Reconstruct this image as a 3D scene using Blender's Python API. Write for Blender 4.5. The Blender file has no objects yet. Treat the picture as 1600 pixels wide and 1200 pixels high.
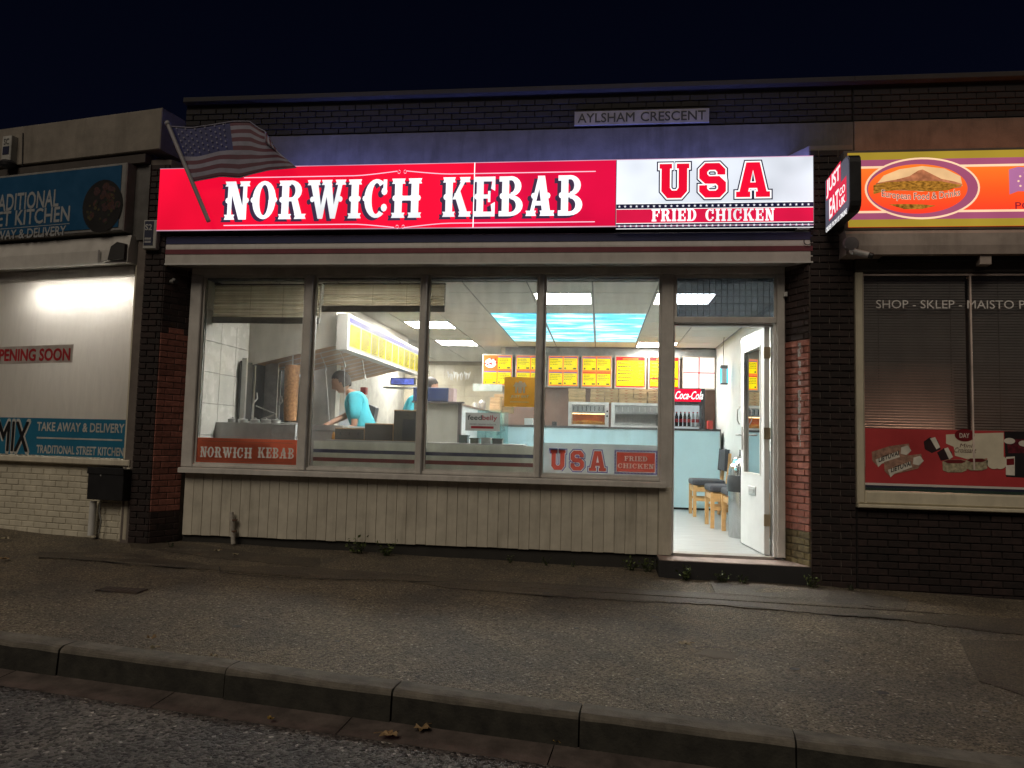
import bpy, bmesh, math, random
from mathutils import Matrix, Vector
from mathutils.geometry import tessellate_polygon
random.seed(7)
sc = bpy.context.scene
COL = sc.collection
R = math.radians

# ------------------------------------------------------------------ camera
YAW, PITCH, ROLL = .11967, .07298, .0249
CAM = Vector((0, -6.558, .948))
FW = Vector((-math.sin(YAW)*math.cos(PITCH), math.cos(YAW)*math.cos(PITCH), math.sin(PITCH)))
_r0 = Vector((math.cos(YAW), math.sin(YAW), 0)); _u0 = _r0.cross(FW)
RT = math.cos(ROLL)*_r0 + math.sin(ROLL)*_u0
UP = -math.sin(ROLL)*_r0 + math.cos(ROLL)*_u0
cam = bpy.data.cameras.new('camera'); cam.lens = 26; cam.sensor_width = 36; cam.clip_start = .05; cam.clip_end = 900
camo = bpy.data.objects.new('camera', cam); COL.objects.link(camo)
camo.matrix_world = Matrix(((RT.x, UP.x, -FW.x, CAM.x), (RT.y, UP.y, -FW.y, CAM.y), (RT.z, UP.z, -FW.z, CAM.z), (0, 0, 0, 1)))
sc.camera = camo

# ------------------------------------------------------------------ night sky, street light, exposure
SUN_EL, SUN_AZ = 44, 196          # high street lighting from the road side, a little from the left
wd = bpy.data.worlds.new('World'); sc.world = wd; wd.use_nodes = True
nt = wd.node_tree; bg = nt.nodes['Background']
sky = nt.nodes.new('ShaderNodeTexSky'); sky.sky_type = 'NISHITA'; sky.sun_disc = False
sky.sun_elevation = R(SUN_EL); sky.sun_rotation = R(SUN_AZ); sky.air_density = 1.6; sky.ozone_density = 4; sky.dust_density = .3
tn = nt.nodes.new('ShaderNodeMix'); tn.data_type = 'RGBA'; tn.blend_type = 'MULTIPLY'; tn.inputs[0].default_value = 1; tn.inputs[7].default_value = (.62, .55, 1.15, 1)
nt.links.new(sky.outputs[0], tn.inputs[6]); nt.links.new(tn.outputs[2], bg.inputs[0]); bg.inputs[1].default_value = .0010
sun = bpy.data.lights.new('sun', 'SUN'); sun.energy = .88; sun.angle = R(34); sun.color = (1, .86, .68)
suno = bpy.data.objects.new('sun', sun); COL.objects.link(suno)
_d = Vector((math.sin(R(SUN_AZ))*math.cos(R(SUN_EL)), math.cos(R(SUN_AZ))*math.cos(R(SUN_EL)), math.sin(R(SUN_EL))))
suno.rotation_euler = _d.to_track_quat('Z', 'Y').to_euler(); suno.location = (0, -4, 9)
vs = sc.view_settings
vs.view_transform = 'Standard'; vs.look = 'None'; vs.exposure = 0; vs.gamma = 1; vs.use_curve_mapping = False
sc.cycles.use_denoising = True; sc.cycles.max_bounces = 7; sc.cycles.diffuse_bounces = 4; sc.cycles.glossy_bounces = 4
sc.cycles.transmission_bounces = 6; sc.cycles.transparent_max_bounces = 16; sc.cycles.sample_clamp_indirect = 6
sc.cycles.caustics_reflective = False; sc.cycles.caustics_refractive = False; sc.cycles.blur_glossy = .5

# ------------------------------------------------------------------ helpers
XF = [Matrix.Identity(4)]            # frame the builder works in (the neighbouring shop is turned)
def P(px, py, Y):                    # point of the photograph at depth Y of the current frame
    d = FW + RT*((px-800)/1155.56) + UP*((600-py)/1155.56)
    Mi = XF[0].inverted(); o = Mi @ CAM; e = Mi.to_3x3() @ d
    return o + e*((Y-o.y)/e.y)
def PZ(px, py, a, b=0., c=0.):       # point of the photograph on the plane z = a + b x + c y
    d = FW + RT*((px-800)/1155.56) + UP*((600-py)/1155.56)
    t = (a + b*CAM.x + c*CAM.y - CAM.z)/(d.z - b*d.x - c*d.y)
    return CAM + d*t
WM = {}
def link(o, parent=None):
    COL.objects.link(o)
    if parent is not None:
        o.parent = parent; o.matrix_parent_inverse = WM[parent.name].inverted()
    return o
def tag(o, label=None, cat=None, group=None, kind=None):
    if label: o['label'] = label
    if cat: o['category'] = cat
    if group: o['group'] = group
    if kind: o['kind'] = kind
    return o
def thing(name, label, cat, loc=(0, 0, 0), rz=0, group=None):
    o = bpy.data.objects.new(name, None); o.empty_display_size = .1
    m = XF[0] @ Matrix.Translation(loc) @ Matrix.Rotation(rz, 4, 'Z')
    o.matrix_world = m; WM[o.name] = m; COL.objects.link(o)
    return tag(o, label, cat, group)
class MB:
    """collects shapes and builds them as one mesh"""
    def __init__(s): s.v = []; s.f = []; s.mi = []; s.cur = 0
    def add(s, vs_, fs):
        n = len(s.v); s.v += [Vector(p) for p in vs_]
        for f_ in fs: s.f.append([n+i for i in f_]); s.mi.append(s.cur)
        return s
    def box(s, x0, x1, y0, y1, z0, z1, m=None):
        vv = [(x0, y0, z0), (x1, y0, z0), (x1, y1, z0), (x0, y1, z0), (x0, y0, z1), (x1, y0, z1), (x1, y1, z1), (x0, y1, z1)]
        if m is not None: vv = [m @ Vector(p) for p in vv]
        return s.add(vv, [(0, 3, 2, 1), (4, 5, 6, 7), (0, 1, 5, 4), (1, 2, 6, 5), (2, 3, 7, 6), (3, 0, 4, 7)])
    def bbox(s, x0, x1, y0, y1, z0, z1, b=.004):      # box with chamfered edges along y-facing rims
        def ring(xa, xb, za, zb, y): return [(xa, y, za), (xb, y, za), (xb, y, zb), (xa, y, zb)]
        vv = ring(x0+b, x1-b, z0+b, z1-b, y0) + ring(x0, x1, z0, z1, y0+b) + ring(x0, x1, z0, z1, y1)
        fs = [(0, 1, 2, 3), (8, 11, 10, 9)]
        for k in (0, 4):
            for i in range(4): fs.append((k+i, k+4+i, k+4+(i+1) % 4, k+(i+1) % 4))
        return s.add(vv, fs)
    def prism(s, pts, y0, y1):                         # outline in x,z pushed along y
        n = len(pts)
        vv = [(x, y0, z) for x, z in pts] + [(x, y1, z) for x, z in pts]
        fs = [(i, (i+1) % n, n+(i+1) % n, n+i) for i in range(n)]
        tr = tessellate_polygon([[Vector((x, z, 0)) for x, z in pts]])
        fs += [tuple(t) for t in tr] + [tuple(n+i for i in reversed(t)) for t in tr]
        return s.add(vv, fs)
    def plan(s, pts, z0, z1):                          # outline in x,y pushed along z
        n = len(pts)
        vv = [(x, y, z0) for x, y in pts] + [(x, y, z1) for x, y in pts]
        fs = [(i, (i+1) % n, n+(i+1) % n, n+i) for i in range(n)]
        tr = tessellate_polygon([[Vector((x, y, 0)) for x, y in pts]])
        fs += [tuple(reversed(t)) for t in tr] + [tuple(n+i for i in t) for t in tr]
        return s.add(vv, fs)
    def side(s, pts, x0, x1):                          # outline in y,z pushed along x
        n = len(pts)
        vv = [(x0, y, z) for y, z in pts] + [(x1, y, z) for y, z in pts]
        fs = [(i, (i+1) % n, n+(i+1) % n, n+i) for i in range(n)]
        tr = tessellate_polygon([[Vector((y, z, 0)) for y, z in pts]])
        fs += [tuple(t) for t in tr] + [tuple(n+i for i in reversed(t)) for t in tr]
        return s.add(vv, fs)
    def flat(s, loops, y):                             # polygon with holes facing the street at depth y
        al = [p for l in loops for p in l]
        tr = tessellate_polygon([[Vector((x, z, 0)) for x, z in l] for l in loops])
        return s.add([(x, y, z) for x, z in al], [tuple(t) for t in tr])
    def tube(s, a, b, r0, r1=None, n=8, cap=True):
        a = Vector(a); b = Vector(b); r1 = r0 if r1 is None else r1
        d = (b-a).normalized(); u = d.orthogonal().normalized(); w = d.cross(u)
        vv = []
        for c, r_ in ((a, r0), (b, r1)):
            for i in range(n):
                t = 2*math.pi*i/n; vv.append(c + (u*math.cos(t) + w*math.sin(t))*r_)
        fs = [(i, (i+1) % n, n+(i+1) % n, n+i) for i in range(n)]
        if cap: fs += [tuple(range(n-1, -1, -1)), tuple(range(n, 2*n))]
        return s.add(vv, fs)
    def path(s, pts, r, n=6):
        for a, b in zip(pts, pts[1:]): s.tube(a, b, r, r, n)
        return s
    def lathe(s, c, prof, n=20, ax='z'):               # prof: (radius, height) pairs about a vertical axis
        c = Vector(c); vv = []; m = len(prof)
        for r_, h in prof:
            for i in range(n):
                t = 2*math.pi*i/n
                q_ = (r_*math.cos(t), r_*math.sin(t), h)
                if ax == 'y': q_ = (q_[0], q_[2], q_[1])
                if ax == 'x': q_ = (q_[2], q_[0], q_[1])
                vv.append(c + Vector(q_))
        fs = [(k*n+i, k*n+(i+1) % n, (k+1)*n+(i+1) % n, (k+1)*n+i) for k in range(m-1) for i in range(n)]
        fs += [tuple(range(n-1, -1, -1)), tuple(range((m-1)*n, m*n))]
        return s.add(vv, fs)
    def ball(s, c, rx, ry, rz, n=12, m=8, f=None):
        c = Vector(c); vv = []
        for j in range(m+1):
            ph = math.pi*j/m
            for i in range(n):
                t = 2*math.pi*i/n
                p = Vector((rx*math.sin(ph)*math.cos(t), ry*math.sin(ph)*math.sin(t), rz*math.cos(ph)))
                vv.append(c + (f(p) if f else p))
        fs = [(k*n+i, (k+1)*n+i, (k+1)*n+(i+1) % n, k*n+(i+1) % n) for k in range(m) for i in range(n)]
        return s.add(vv, fs)
    def mesh(s, name, world=True):
        me = bpy.data.meshes.new(name)
        X = XF[0] if world else Matrix.Identity(4)
        me.from_pydata([X @ p for p in s.v], [], s.f); me.update()
        return me
    def build(s, name, mat, parent=None, smooth=False, kind=None, world=True):
        me = s.mesh(name, world)
        for m_ in (mat if isinstance(mat, (list, tuple)) else [mat]): me.materials.append(m_)
        if any(s.mi): me.polygons.foreach_set('material_index', s.mi)
        if smooth:
            me.polygons.foreach_set('use_smooth', [True]*len(me.polygons))
            try: me.set_sharp_from_angle(angle=R(40))
            except Exception: pass
        o = bpy.data.objects.new(name, me); link(o, parent); WM[o.name] = Matrix.Identity(4)
        if kind: o['kind'] = kind
        return o
def inst(name, me, m, parent):       # shared-mesh piece placed by matrix (current frame)
    o = bpy.data.objects.new(name, me); o.matrix_basis = XF[0] @ m
    link(o, parent); return o
def copy_tree(o, mat, label=None):   # a thing with its parts and sub-parts, moved to mat
    def cp(src, par):
        c = src.copy(); COL.objects.link(c)
        if par is not None:
            c.parent = par; c.matrix_parent_inverse = src.matrix_parent_inverse.copy()
        for ch in [x for x in bpy.data.objects if x.parent == src]: cp(ch, c)
        return c
    r_ = cp(o, None); r_.matrix_world = mat; WM[r_.name] = mat
    if label: r_['label'] = label
    return r_

# ------------------------------------------------------------------ materials
def lin(r, g, b): return tuple(((c/255)/12.92 if c/255 <= .04045 else ((c/255+.055)/1.055)**2.4) for c in (r, g, b))
MATS = {}
def mat(name, col, rough=.6, metal=0, var=.18, vs_=6, bump=0, bs=90, emit=0, ecol=None, obj=0, spec=.5, col2=None, stain=0):
    if name in MATS: return MATS[name]
    m = bpy.data.materials.new(name); m.use_nodes = True; t = m.node_tree; b = t.nodes['Principled BSDF']; N = t.nodes.new; L = t.links.new
    b.inputs['Roughness'].default_value = rough; b.inputs['Metallic'].default_value = metal; b.inputs['Specular IOR Level'].default_value = spec
    geo = N('ShaderNodeNewGeometry')
    nz = N('ShaderNodeTexNoise'); nz.inputs['Scale'].default_value = vs_; nz.inputs['Detail'].default_value = 6; nz.inputs['Roughness'].default_value = .62
    L(geo.outputs['Position'], nz.inputs['Vector'])
    rp = N('ShaderNodeValToRGB')
    c = col; d = col2 or tuple(x*(1-var*1.6) for x in c); e = tuple(min(1, x*(1+var)) for x in c)
    rp.color_ramp.elements[0].position = .3; rp.color_ramp.elements[0].color = (*d, 1)
    rp.color_ramp.elements[1].position = .7; rp.color_ramp.elements[1].color = (*e, 1)
    L(nz.outputs['Fac'], rp.inputs[0]); out = rp.outputs[0]
    if obj:
        oi = N('ShaderNodeObjectInfo'); mr = N('ShaderNodeMapRange'); mr.inputs[3].default_value = 1-obj; mr.inputs[4].default_value = 1+obj
        L(oi.outputs['Random'], mr.inputs[0]); mx = N('ShaderNodeMix'); mx.data_type = 'RGBA'; mx.blend_type = 'MULTIPLY'; mx.inputs[0].default_value = 1
        cb = N('ShaderNodeCombineColor')
        for i in range(3): L(mr.outputs[0], cb.inputs[i])
        L(out, mx.inputs[6]); L(cb.outputs[0], mx.inputs[7]); out = mx.outputs[2]
    if stain:
        n2 = N('ShaderNodeTexNoise'); n2.inputs['Scale'].default_value = 2.2; n2.inputs['Detail'].default_value = 9; n2.inputs['Roughness'].default_value = .7
        mp = N('ShaderNodeMapping'); mp.inputs['Scale'].default_value = (2.5, 2.5, .35); L(geo.outputs['Position'], mp.inputs[0]); L(mp.outputs[0], n2.inputs['Vector'])
        r2 = N('ShaderNodeMapRange'); r2.inputs[1].default_value = .5; r2.inputs[2].default_value = .72; r2.inputs[3].default_value = 0; r2.inputs[4].default_value = stain
        L(n2.outputs['Fac'], r2.inputs[0]); mx = N('ShaderNodeMix'); mx.data_type = 'RGBA'; L(r2.outputs[0], mx.inputs[0])
        L(out, mx.inputs[6]); mx.inputs[7].default_value = (c[0]*.3, c[1]*.28, c[2]*.25, 1); out = mx.outputs[2]
    L(out, b.inputs['Base Color'])
    if rough < 1:
        mr = N('ShaderNodeMapRange'); mr.inputs[3].default_value = max(0, rough-.1); mr.inputs[4].default_value = min(1, rough+.12)
        L(nz.outputs['Fac'], mr.inputs[0]); L(mr.outputs[0], b.inputs['Roughness'])
    if bump:
        nb = N('ShaderNodeTexNoise'); nb.inputs['Scale'].default_value = bs; nb.inputs['Detail'].default_value = 4; L(geo.outputs['Position'], nb.inputs['Vector'])
        bp = N('ShaderNodeBump'); bp.inputs['Strength'].default_value = bump; bp.inputs['Distance'].default_value = .004
        L(nb.outputs['Fac'], bp.inputs['Height']); L(bp.outputs[0], b.inputs['Normal'])
    if emit:
        b.inputs['Emission Color'].default_value = (*(ecol or col), 1); b.inputs['Emission Strength'].default_value = emit
    MATS[name] = m; return m
def glow(name, col, st, var=.1, scale=3, stretch=(1, 1, 1), base=.35):     # backlit acrylic: slightly uneven light
    if name in MATS: return MATS[name]
    m = mat(name, tuple(base*min(1, c) for c in col), rough=.5, var=.02, spec=.1); t = m.node_tree; b = t.nodes['Principled BSDF']; N = t.nodes.new; L = t.links.new
    geo = N('ShaderNodeNewGeometry'); mp = N('ShaderNodeMapping'); mp.inputs['Scale'].default_value = stretch; L(geo.outputs['Position'], mp.inputs[0])
    nz = N('ShaderNodeTexNoise'); nz.inputs['Scale'].default_value = scale; nz.inputs['Detail'].default_value = 2; L(mp.outputs[0], nz.inputs['Vector'])
    mr = N('ShaderNodeMapRange'); mr.inputs[1].default_value = .3; mr.inputs[2].default_value = .7; mr.inputs[3].default_value = st*(1-var); mr.inputs[4].default_value = st*(1+var)
    L(nz.outputs['Fac'], mr.inputs[0]); b.inputs['Emission Color'].default_value = (*col, 1); L(mr.outputs[0], b.inputs['Emission Strength'])
    return m
def glass(name, tint=(.97, .98, .98), dirt=.05, dcol=(.5, .5, .48), rough=.0):
    if name in MATS: return MATS[name]
    m = bpy.data.materials.new(name); m.use_nodes = True; t = m.node_tree; N = t.nodes.new; L = t.links.new
    t.nodes.remove(t.nodes['Principled BSDF']); o = t.nodes['Material Output']
    tr = N('ShaderNodeBsdfTransparent'); tr.inputs[0].default_value = (*tint, 1)
    gl = N('ShaderNodeBsdfGlossy'); gl.inputs['Roughness'].default_value = rough
    fr = N('ShaderNodeFresnel'); fr.inputs[0].default_value = 1.45; mx = N('ShaderNodeMixShader')
    L(fr.outputs[0], mx.inputs[0]); L(tr.outputs[0], mx.inputs[1]); L(gl.outputs[0], mx.inputs[2]); out = mx.outputs[0]
    if dirt:
        df = N('ShaderNodeBsdfDiffuse'); df.inputs[0].default_value = (*dcol, 1); tl = N('ShaderNodeBsdfTranslucent'); tl.inputs[0].default_value = (*dcol, 1)
        ad = N('ShaderNodeMixShader'); ad.inputs[0].default_value = .5; L(df.outputs[0], ad.inputs[1]); L(tl.outputs[0], ad.inputs[2])
        geo = N('ShaderNodeNewGeometry'); nz = N('ShaderNodeTexNoise'); nz.inputs['Scale'].default_value = 3; nz.inputs['Detail'].default_value = 7
        mp = N('ShaderNodeMapping'); mp.inputs['Scale'].default_value = (3, 3, .8); L(geo.outputs['Position'], mp.inputs[0]); L(mp.outputs[0], nz.inputs['Vector'])
        mr = N('ShaderNodeMapRange'); mr.inputs[1].default_value = .3; mr.inputs[2].default_value = .75; mr.inputs[3].default_value = dirt*.3; mr.inputs[4].default_value = dirt*1.7
        L(nz.outputs['Fac'], mr.inputs[0]); m2 = N('ShaderNodeMixShader'); L(mr.outputs[0], m2.inputs[0]); L(out, m2.inputs[1]); L(ad.outputs[0], m2.inputs[2]); out = m2.outputs[0]
    L(out, o.inputs[0]); MATS[name] = m; return m

def vinyl(name, col, tr=.6, rough=.5):
    if name in MATS: return MATS[name]
    m = bpy.data.materials.new(name); m.use_nodes = True; t = m.node_tree; N = t.nodes.new; L = t.links.new
    t.nodes.remove(t.nodes['Principled BSDF']); o = t.nodes['Material Output']
    geo = N('ShaderNodeNewGeometry'); nz = N('ShaderNodeTexNoise'); nz.inputs['Scale'].default_value = 5; nz.inputs['Detail'].default_value = 6; L(geo.outputs['Position'], nz.inputs['Vector'])
    rp = N('ShaderNodeValToRGB'); rp.color_ramp.elements[0].position = .3; rp.color_ramp.elements[1].position = .7
    rp.color_ramp.elements[0].color = (*[c*.86 for c in col], 1); rp.color_ramp.elements[1].color = (*[min(1, c*1.06) for c in col], 1); L(nz.outputs['Fac'], rp.inputs[0])
    df = N('ShaderNodeBsdfDiffuse'); tl = N('ShaderNodeBsdfTranslucent'); mx = N('ShaderNodeMixShader'); mx.inputs[0].default_value = tr
    L(rp.outputs[0], df.inputs[0]); L(rp.outputs[0], tl.inputs[0]); L(df.outputs[0], mx.inputs[1]); L(tl.outputs[0], mx.inputs[2])
    gl = N('ShaderNodeBsdfGlossy'); gl.inputs['Roughness'].default_value = rough; m2 = N('ShaderNodeMixShader'); m2.inputs[0].default_value = .04
    L(mx.outputs[0], m2.inputs[1]); L(gl.outputs[0], m2.inputs[2]); L(m2.outputs[0], o.inputs[0]); MATS[name] = m; return m

def film(name, col, df_=.35):                        # coloured see-through print over a pale sheet
    if name in MATS: return MATS[name]
    m = bpy.data.materials.new(name); m.use_nodes = True; t = m.node_tree; N = t.nodes.new; L = t.links.new
    t.nodes.remove(t.nodes['Principled BSDF']); o = t.nodes['Material Output']
    tr = N('ShaderNodeBsdfTransparent'); df = N('ShaderNodeBsdfDiffuse'); mx = N('ShaderNodeMixShader'); mx.inputs[0].default_value = df_
    geo = N('ShaderNodeNewGeometry'); nz = N('ShaderNodeTexNoise'); nz.inputs['Scale'].default_value = 7; L(geo.outputs['Position'], nz.inputs['Vector'])
    rp = N('ShaderNodeValToRGB'); rp.color_ramp.elements[0].color = (*[c*.85 for c in col], 1); rp.color_ramp.elements[1].color = (*[min(1, c*1.08) for c in col], 1); L(nz.outputs['Fac'], rp.inputs[0])
    L(rp.outputs[0], tr.inputs[0]); L(rp.outputs[0], df.inputs[0]); L(tr.outputs[0], mx.inputs[1]); L(df.outputs[0], mx.inputs[2]); L(mx.outputs[0], o.inputs[0]); MATS[name] = m; return m
cream = mat('cream_paint', (.62, .57, .46), .5, bump=.15, bs=40, stain=.55, var=.1)
greyframe = mat('grey_frame_paint', (.60, .58, .55), .42, bump=.1, bs=60, stain=.28, var=.10)
white_paint = mat('white_paint', (.72, .72, .70), .4, var=.05, bump=.05)
offwhite = mat('offwhite_panel', (.55, .53, .50), .45, var=.08, stain=.25)
mortar = mat('mortar', (.16, .135, .12), .9, bump=.5, bs=140)
mortar_dark = mat('mortar_unlit', (.019, .017, .018), .9, bump=.5, bs=140)  # mortar of the unlit walls, the dark put into its colour
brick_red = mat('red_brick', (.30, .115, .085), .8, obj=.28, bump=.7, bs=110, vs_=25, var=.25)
brick_dark = mat('dark_reveal_brick', (.036, .021, .019), .75, obj=.35, bump=.7, bs=110, vs_=25, var=.3)  # reveal brick with the shutter box's shadow put into its colour
brick_deep = mat('unlit_front_brick', (.021, .0115, .0105), .75, obj=.4, bump=.8, bs=110, vs_=25, var=.35)  # fronts the shop light misses: their shade is put into the colour
brick_unlit = mat('unlit_upper_brick', (.012, .0095, .011), .8, obj=.35, bump=.7, bs=110, vs_=25, var=.3)  # wall above the street light's reach, shade put into the brick colour
brick_moss = mat('mossy_brick', (.15, .12, .06), .9, obj=.25, bump=.8, bs=110, vs_=30, var=.35)
brick_white = mat('painted_brick', (.60, .56, .45), .55, obj=.03, bump=.4, bs=80, var=.1, stain=.35)
coping_m = mat('dark_coping', (.035, .032, .032), .85, bump=.5, bs=70)
concrete = mat('concrete', (.095, .09, .088), .85, bump=.5, bs=70, stain=.6)
dark_gap = mat('dark_gap', (.010, .010, .011), .9)
steel = mat('stainless_steel', (.68, .68, .67), .36, metal=.75, var=.06)
steel_dull = mat('dull_steel', (.52, .51, .50), .45, metal=.55, var=.12)
black_pl = mat('black_plastic', (.015, .015, .017), .45)
white_pl = mat('white_plastic', (.62, .62, .60), .4, var=.05)
navy_p = mat('navy_print', (.015, .02, .10), .4, var=.05)
red_p = mat('red_print', (.42, .035, .03), .4, var=.06)
white_p = mat('white_print', (.62, .60, .58), .45, var=.05)
black_p = mat('black_print', (.01, .01, .012), .45)
grey_p = mat('grey_print', (.16, .155, .15), .5)
wood_pale = mat('pale_wood', (.56, .33, .13), .45, var=.15, vs_=14)
cardboard = mat('cardboard', (.60, .38, .20), .8, obj=.15, var=.1)
clear = glass('window_glass', dirt=.065)  # dirt film, raised to act as a hazy veil over the room
clear_in = glass('clean_glass', dirt=.012)
# ------------------------------------------------------------------ lettering
def arc(cx, cy, rx, ry, tx, ty, a0, a1, n):
    out = []
    for i in range(n):
        q = []
        for k, a in ((0, a0+(a1-a0)*i/n), (1, a0+(a1-a0)*(i+1)/n)):
            c, s = math.cos(R(a)), math.sin(R(a))
            q.append(((cx+rx*c, cy+ry*s), (cx+(rx-tx)*c, cy+(ry-ty)*s)))
        out.append([q[0][0], q[1][0], q[1][1], q[0][1]])
    return out
def rc(x0, y0, x1, y1): return [(x0, y0), (x1, y0), (x1, y1), (x0, y1)]
def sf(x0, x1, top=0):
    return [(x0, 1), (x0+.035, .93), (x0, .87), (x1, .87), (x1-.035, .93), (x1, 1)] if top else [(x0, 0), (x1, 0), (x1-.035, .07), (x1, .13), (x0, .13), (x0+.035, .07)]
def dot(x, y=.5, r=.075): return [(x+r*math.cos(R(45*i)), y+r*math.sin(R(45*i))) for i in range(8)]
def slab(ch, T=True):
    b = lambda *xs: [dot(x) for x in xs] if T else []
    st = [rc(.10, 0, .34, 1)]
    if ch == 'I': return .44, st+[sf(0, .44), sf(0, .44, 1)]+b(.10, .34)
    if ch == 'N': return .86, [rc(.10, 0, .24, 1), rc(.62, 0, .76, 1), [(.10, 1), (.36, 1), (.76, 0), (.50, 0)], sf(0, .36), sf(0, .36, 1), sf(.50, .86, 1)]+b(.10, .76)
    if ch == 'O': return .80, arc(.4, .5, .4, .5, .24, .10, 0, 360, 24)+b(0.02, .78)
    if ch == 'R': return .90, st+[sf(0, .44), sf(0, .40, 1), rc(.3, .90, .44, 1), rc(.3, .46, .46, .56), [(.42, .52), (.64, .52), (.84, 0), (.60, 0)], sf(.54, .94)]+arc(.42, .73, .36, .27, .22, .10, -90, 90, 10)+b(.10)
    if ch == 'W': return 1.24, [[(.04, 1), (.30, 1), (.50, 0), (.34, 0)], [(.36, 0), (.50, 0), (.70, 1), (.58, 1)], [(.50, 1), (.76, 1), (.92, 0), (.76, 0)], [(.78, 0), (.92, 0), (1.16, 1), (1.02, 1)], sf(-.04, .40, 1), sf(.44, .80, 1), sf(.90, 1.26, 1)]+([dot(.14), dot(1.08)] if T else [])
    if ch == 'C': return .80, arc(.4, .5, .4, .5, .24, .10, 52, 308, 18)+[rc(.62, .62, .74, .98), dot(.66, .68, .10), dot(.66, .26, .10)]+b(.02)
    if ch == 'H': return .98, st+[rc(.64, 0, .88, 1), rc(.3, .44, .7, .56), sf(0, .44), sf(0, .44, 1), sf(.54, .98), sf(.54, .98, 1)]+b(.10, .34, .64, .88)
    if ch == 'K': return .98, st+[[(.34, .44), (.46, .44), (.86, 1), (.70, 1)], [(.40, .58), (.60, .66), (.92, 0), (.66, 0)], sf(0, .44), sf(0, .44, 1), sf(.58, .96, 1), sf(.56, 1.0)]+b(.10)
    if ch == 'E': return .78, st+[rc(.3, .88, .72, 1), rc(.3, 0, .72, .12), rc(.3, .45, .54, .55), rc(.50, .36, .58, .64), [(.60, .70), (.74, .64), (.74, 1), (.66, 1)], [(.66, 0), (.74, 0), (.74, .36), (.60, .30)], rc(0, .87, .2, 1), rc(0, 0, .2, .13)]+b(.10)
    if ch == 'F': return .76, st+[rc(.3, .88, .72, 1), rc(.3, .45, .54, .55), rc(.50, .36, .58, .64), [(.60, .70), (.74, .64), (.74, 1), (.66, 1)], rc(0, .87, .2, 1), sf(0, .46)]+b(.10)
    if ch == 'B': return .84, st+[rc(0, .87, .2, 1), rc(0, 0, .2, .13), rc(.3, .90, .42, 1), rc(.3, .45, .42, .56), rc(.3, 0, .42, .10)]+arc(.40, .745, .36, .255, .22, .10, -90, 90, 10)+arc(.40, .26, .42, .26, .23, .10, -90, 90, 10)+b(.10)
    if ch == 'D': return .86, st+[rc(0, .87, .2, 1), rc(0, 0, .2, .13), rc(.3, .90, .42, 1), rc(.3, 0, .42, .10)]+arc(.40, .5, .44, .5, .24, .10, -90, 90, 14)+b(.10)
    if ch == 'A': return .98, [[(.10, 0), (.22, 0), (.54, 1), (.40, 1)], [(.56, 0), (.84, 0), (.62, 1), (.38, 1)], rc(.24, .26, .68, .37), sf(-.02, .34), sf(.46, .96)]+b(.24, .74)
    return .5, []
def slab_word(word, x0, x1, z0, z1, Y, mt, parent, T=True, name='letter', shadow=None, gap=.10, sp=.42, skew=0., joined=False):
    ws = [slab(c)[0] if c != ' ' else sp for c in word]
    tot = sum(ws)+gap*(len(word)-1); kx = (x1-x0)/tot; kz = z1-z0; x = x0
    J = MB()
    for i, c in enumerate(word):
        if c != ' ':
            w, ps = slab(c, T); mb = J if joined else MB()
            for k, p in enumerate(ps):
                mb.flat([[(x+a*kx, z0+b_*kz+skew*(x-x0)) for a, b_ in p]], Y-.0003*(k+1))
            if not joined: lt = mb.build(name, mt, parent)
            if shadow and not joined:
                sh, dx, dz = shadow; ms = MB()
                for k, p in enumerate(ps):
                    ms.flat([[(x+a*kx+dx, z0+b_*kz+dz) for a, b_ in p]], Y+.0035-.0001*(k+1))
                ms.build('drop_shadow', sh, lt)
        x += (ws[i]+gap)*kx
    if joined: return J.build(name, mt, parent)
VAR = {
 'U': (.90, [[(0, 1), (.38, 1), (.38, .86), (.32, .86), (.32, .30), (.38, .22), (.52, .22), (.58, .30), (.58, .86), (.52, .86), (.52, 1), (.90, 1), (.90, .86), (.84, .86), (.84, .20), (.66, 0), (.24, 0), (.06, .20), (.06, .86), (0, .86)]]),
 'S': (.80, [[(.18, 1), (.60, 1), (.78, .82), (.78, .66), (.54, .66), (.54, .74), (.48, .80), (.30, .80), (.24, .74), (.24, .68), (.30, .62), (.60, .62), (.80, .44), (.80, .18), (.62, 0), (.18, 0), (0, .18), (0, .36), (.24, .36), (.24, .26), (.30, .20), (.50, .20), (.56, .26), (.56, .34), (.50, .40), (.18, .40), (0, .56), (0, .82)]]),
 'A': (1.0, [[(.30, 1), (.70, 1), (.90, .16), (1.0, .16), (1.0, 0), (.58, 0), (.58, .16), (.64, .16), (.62, .26), (.38, .26), (.36, .16), (.42, .16), (.42, 0), (0, 0), (0, .16), (.10, .16)], [(.42, .42), (.58, .42), (.50, .78)]])}
def grow(pts, d):
    A = sum(pts[i][0]*pts[(i+1) % len(pts)][1]-pts[(i+1) % len(pts)][0]*pts[i][1] for i in range(len(pts)))
    if A < 0: pts = pts[::-1]
    out = []; n = len(pts)
    for i in range(n):
        p0, p1, p2 = (Vector(pts[(i+k) % n]) for k in (-1, 0, 1))
        e1 = (p1-p0).normalized(); e2 = (p2-p1).normalized(); n1 = Vector((e1.y, -e1.x)); n2 = Vector((e2.y, -e2.x))
        m = (n1+n2).normalized(); k = min(1/max(.4, m.dot(n1)), 2)
        q = p1+m*d*k; out.append((q.x, q.y))
    return out
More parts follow.
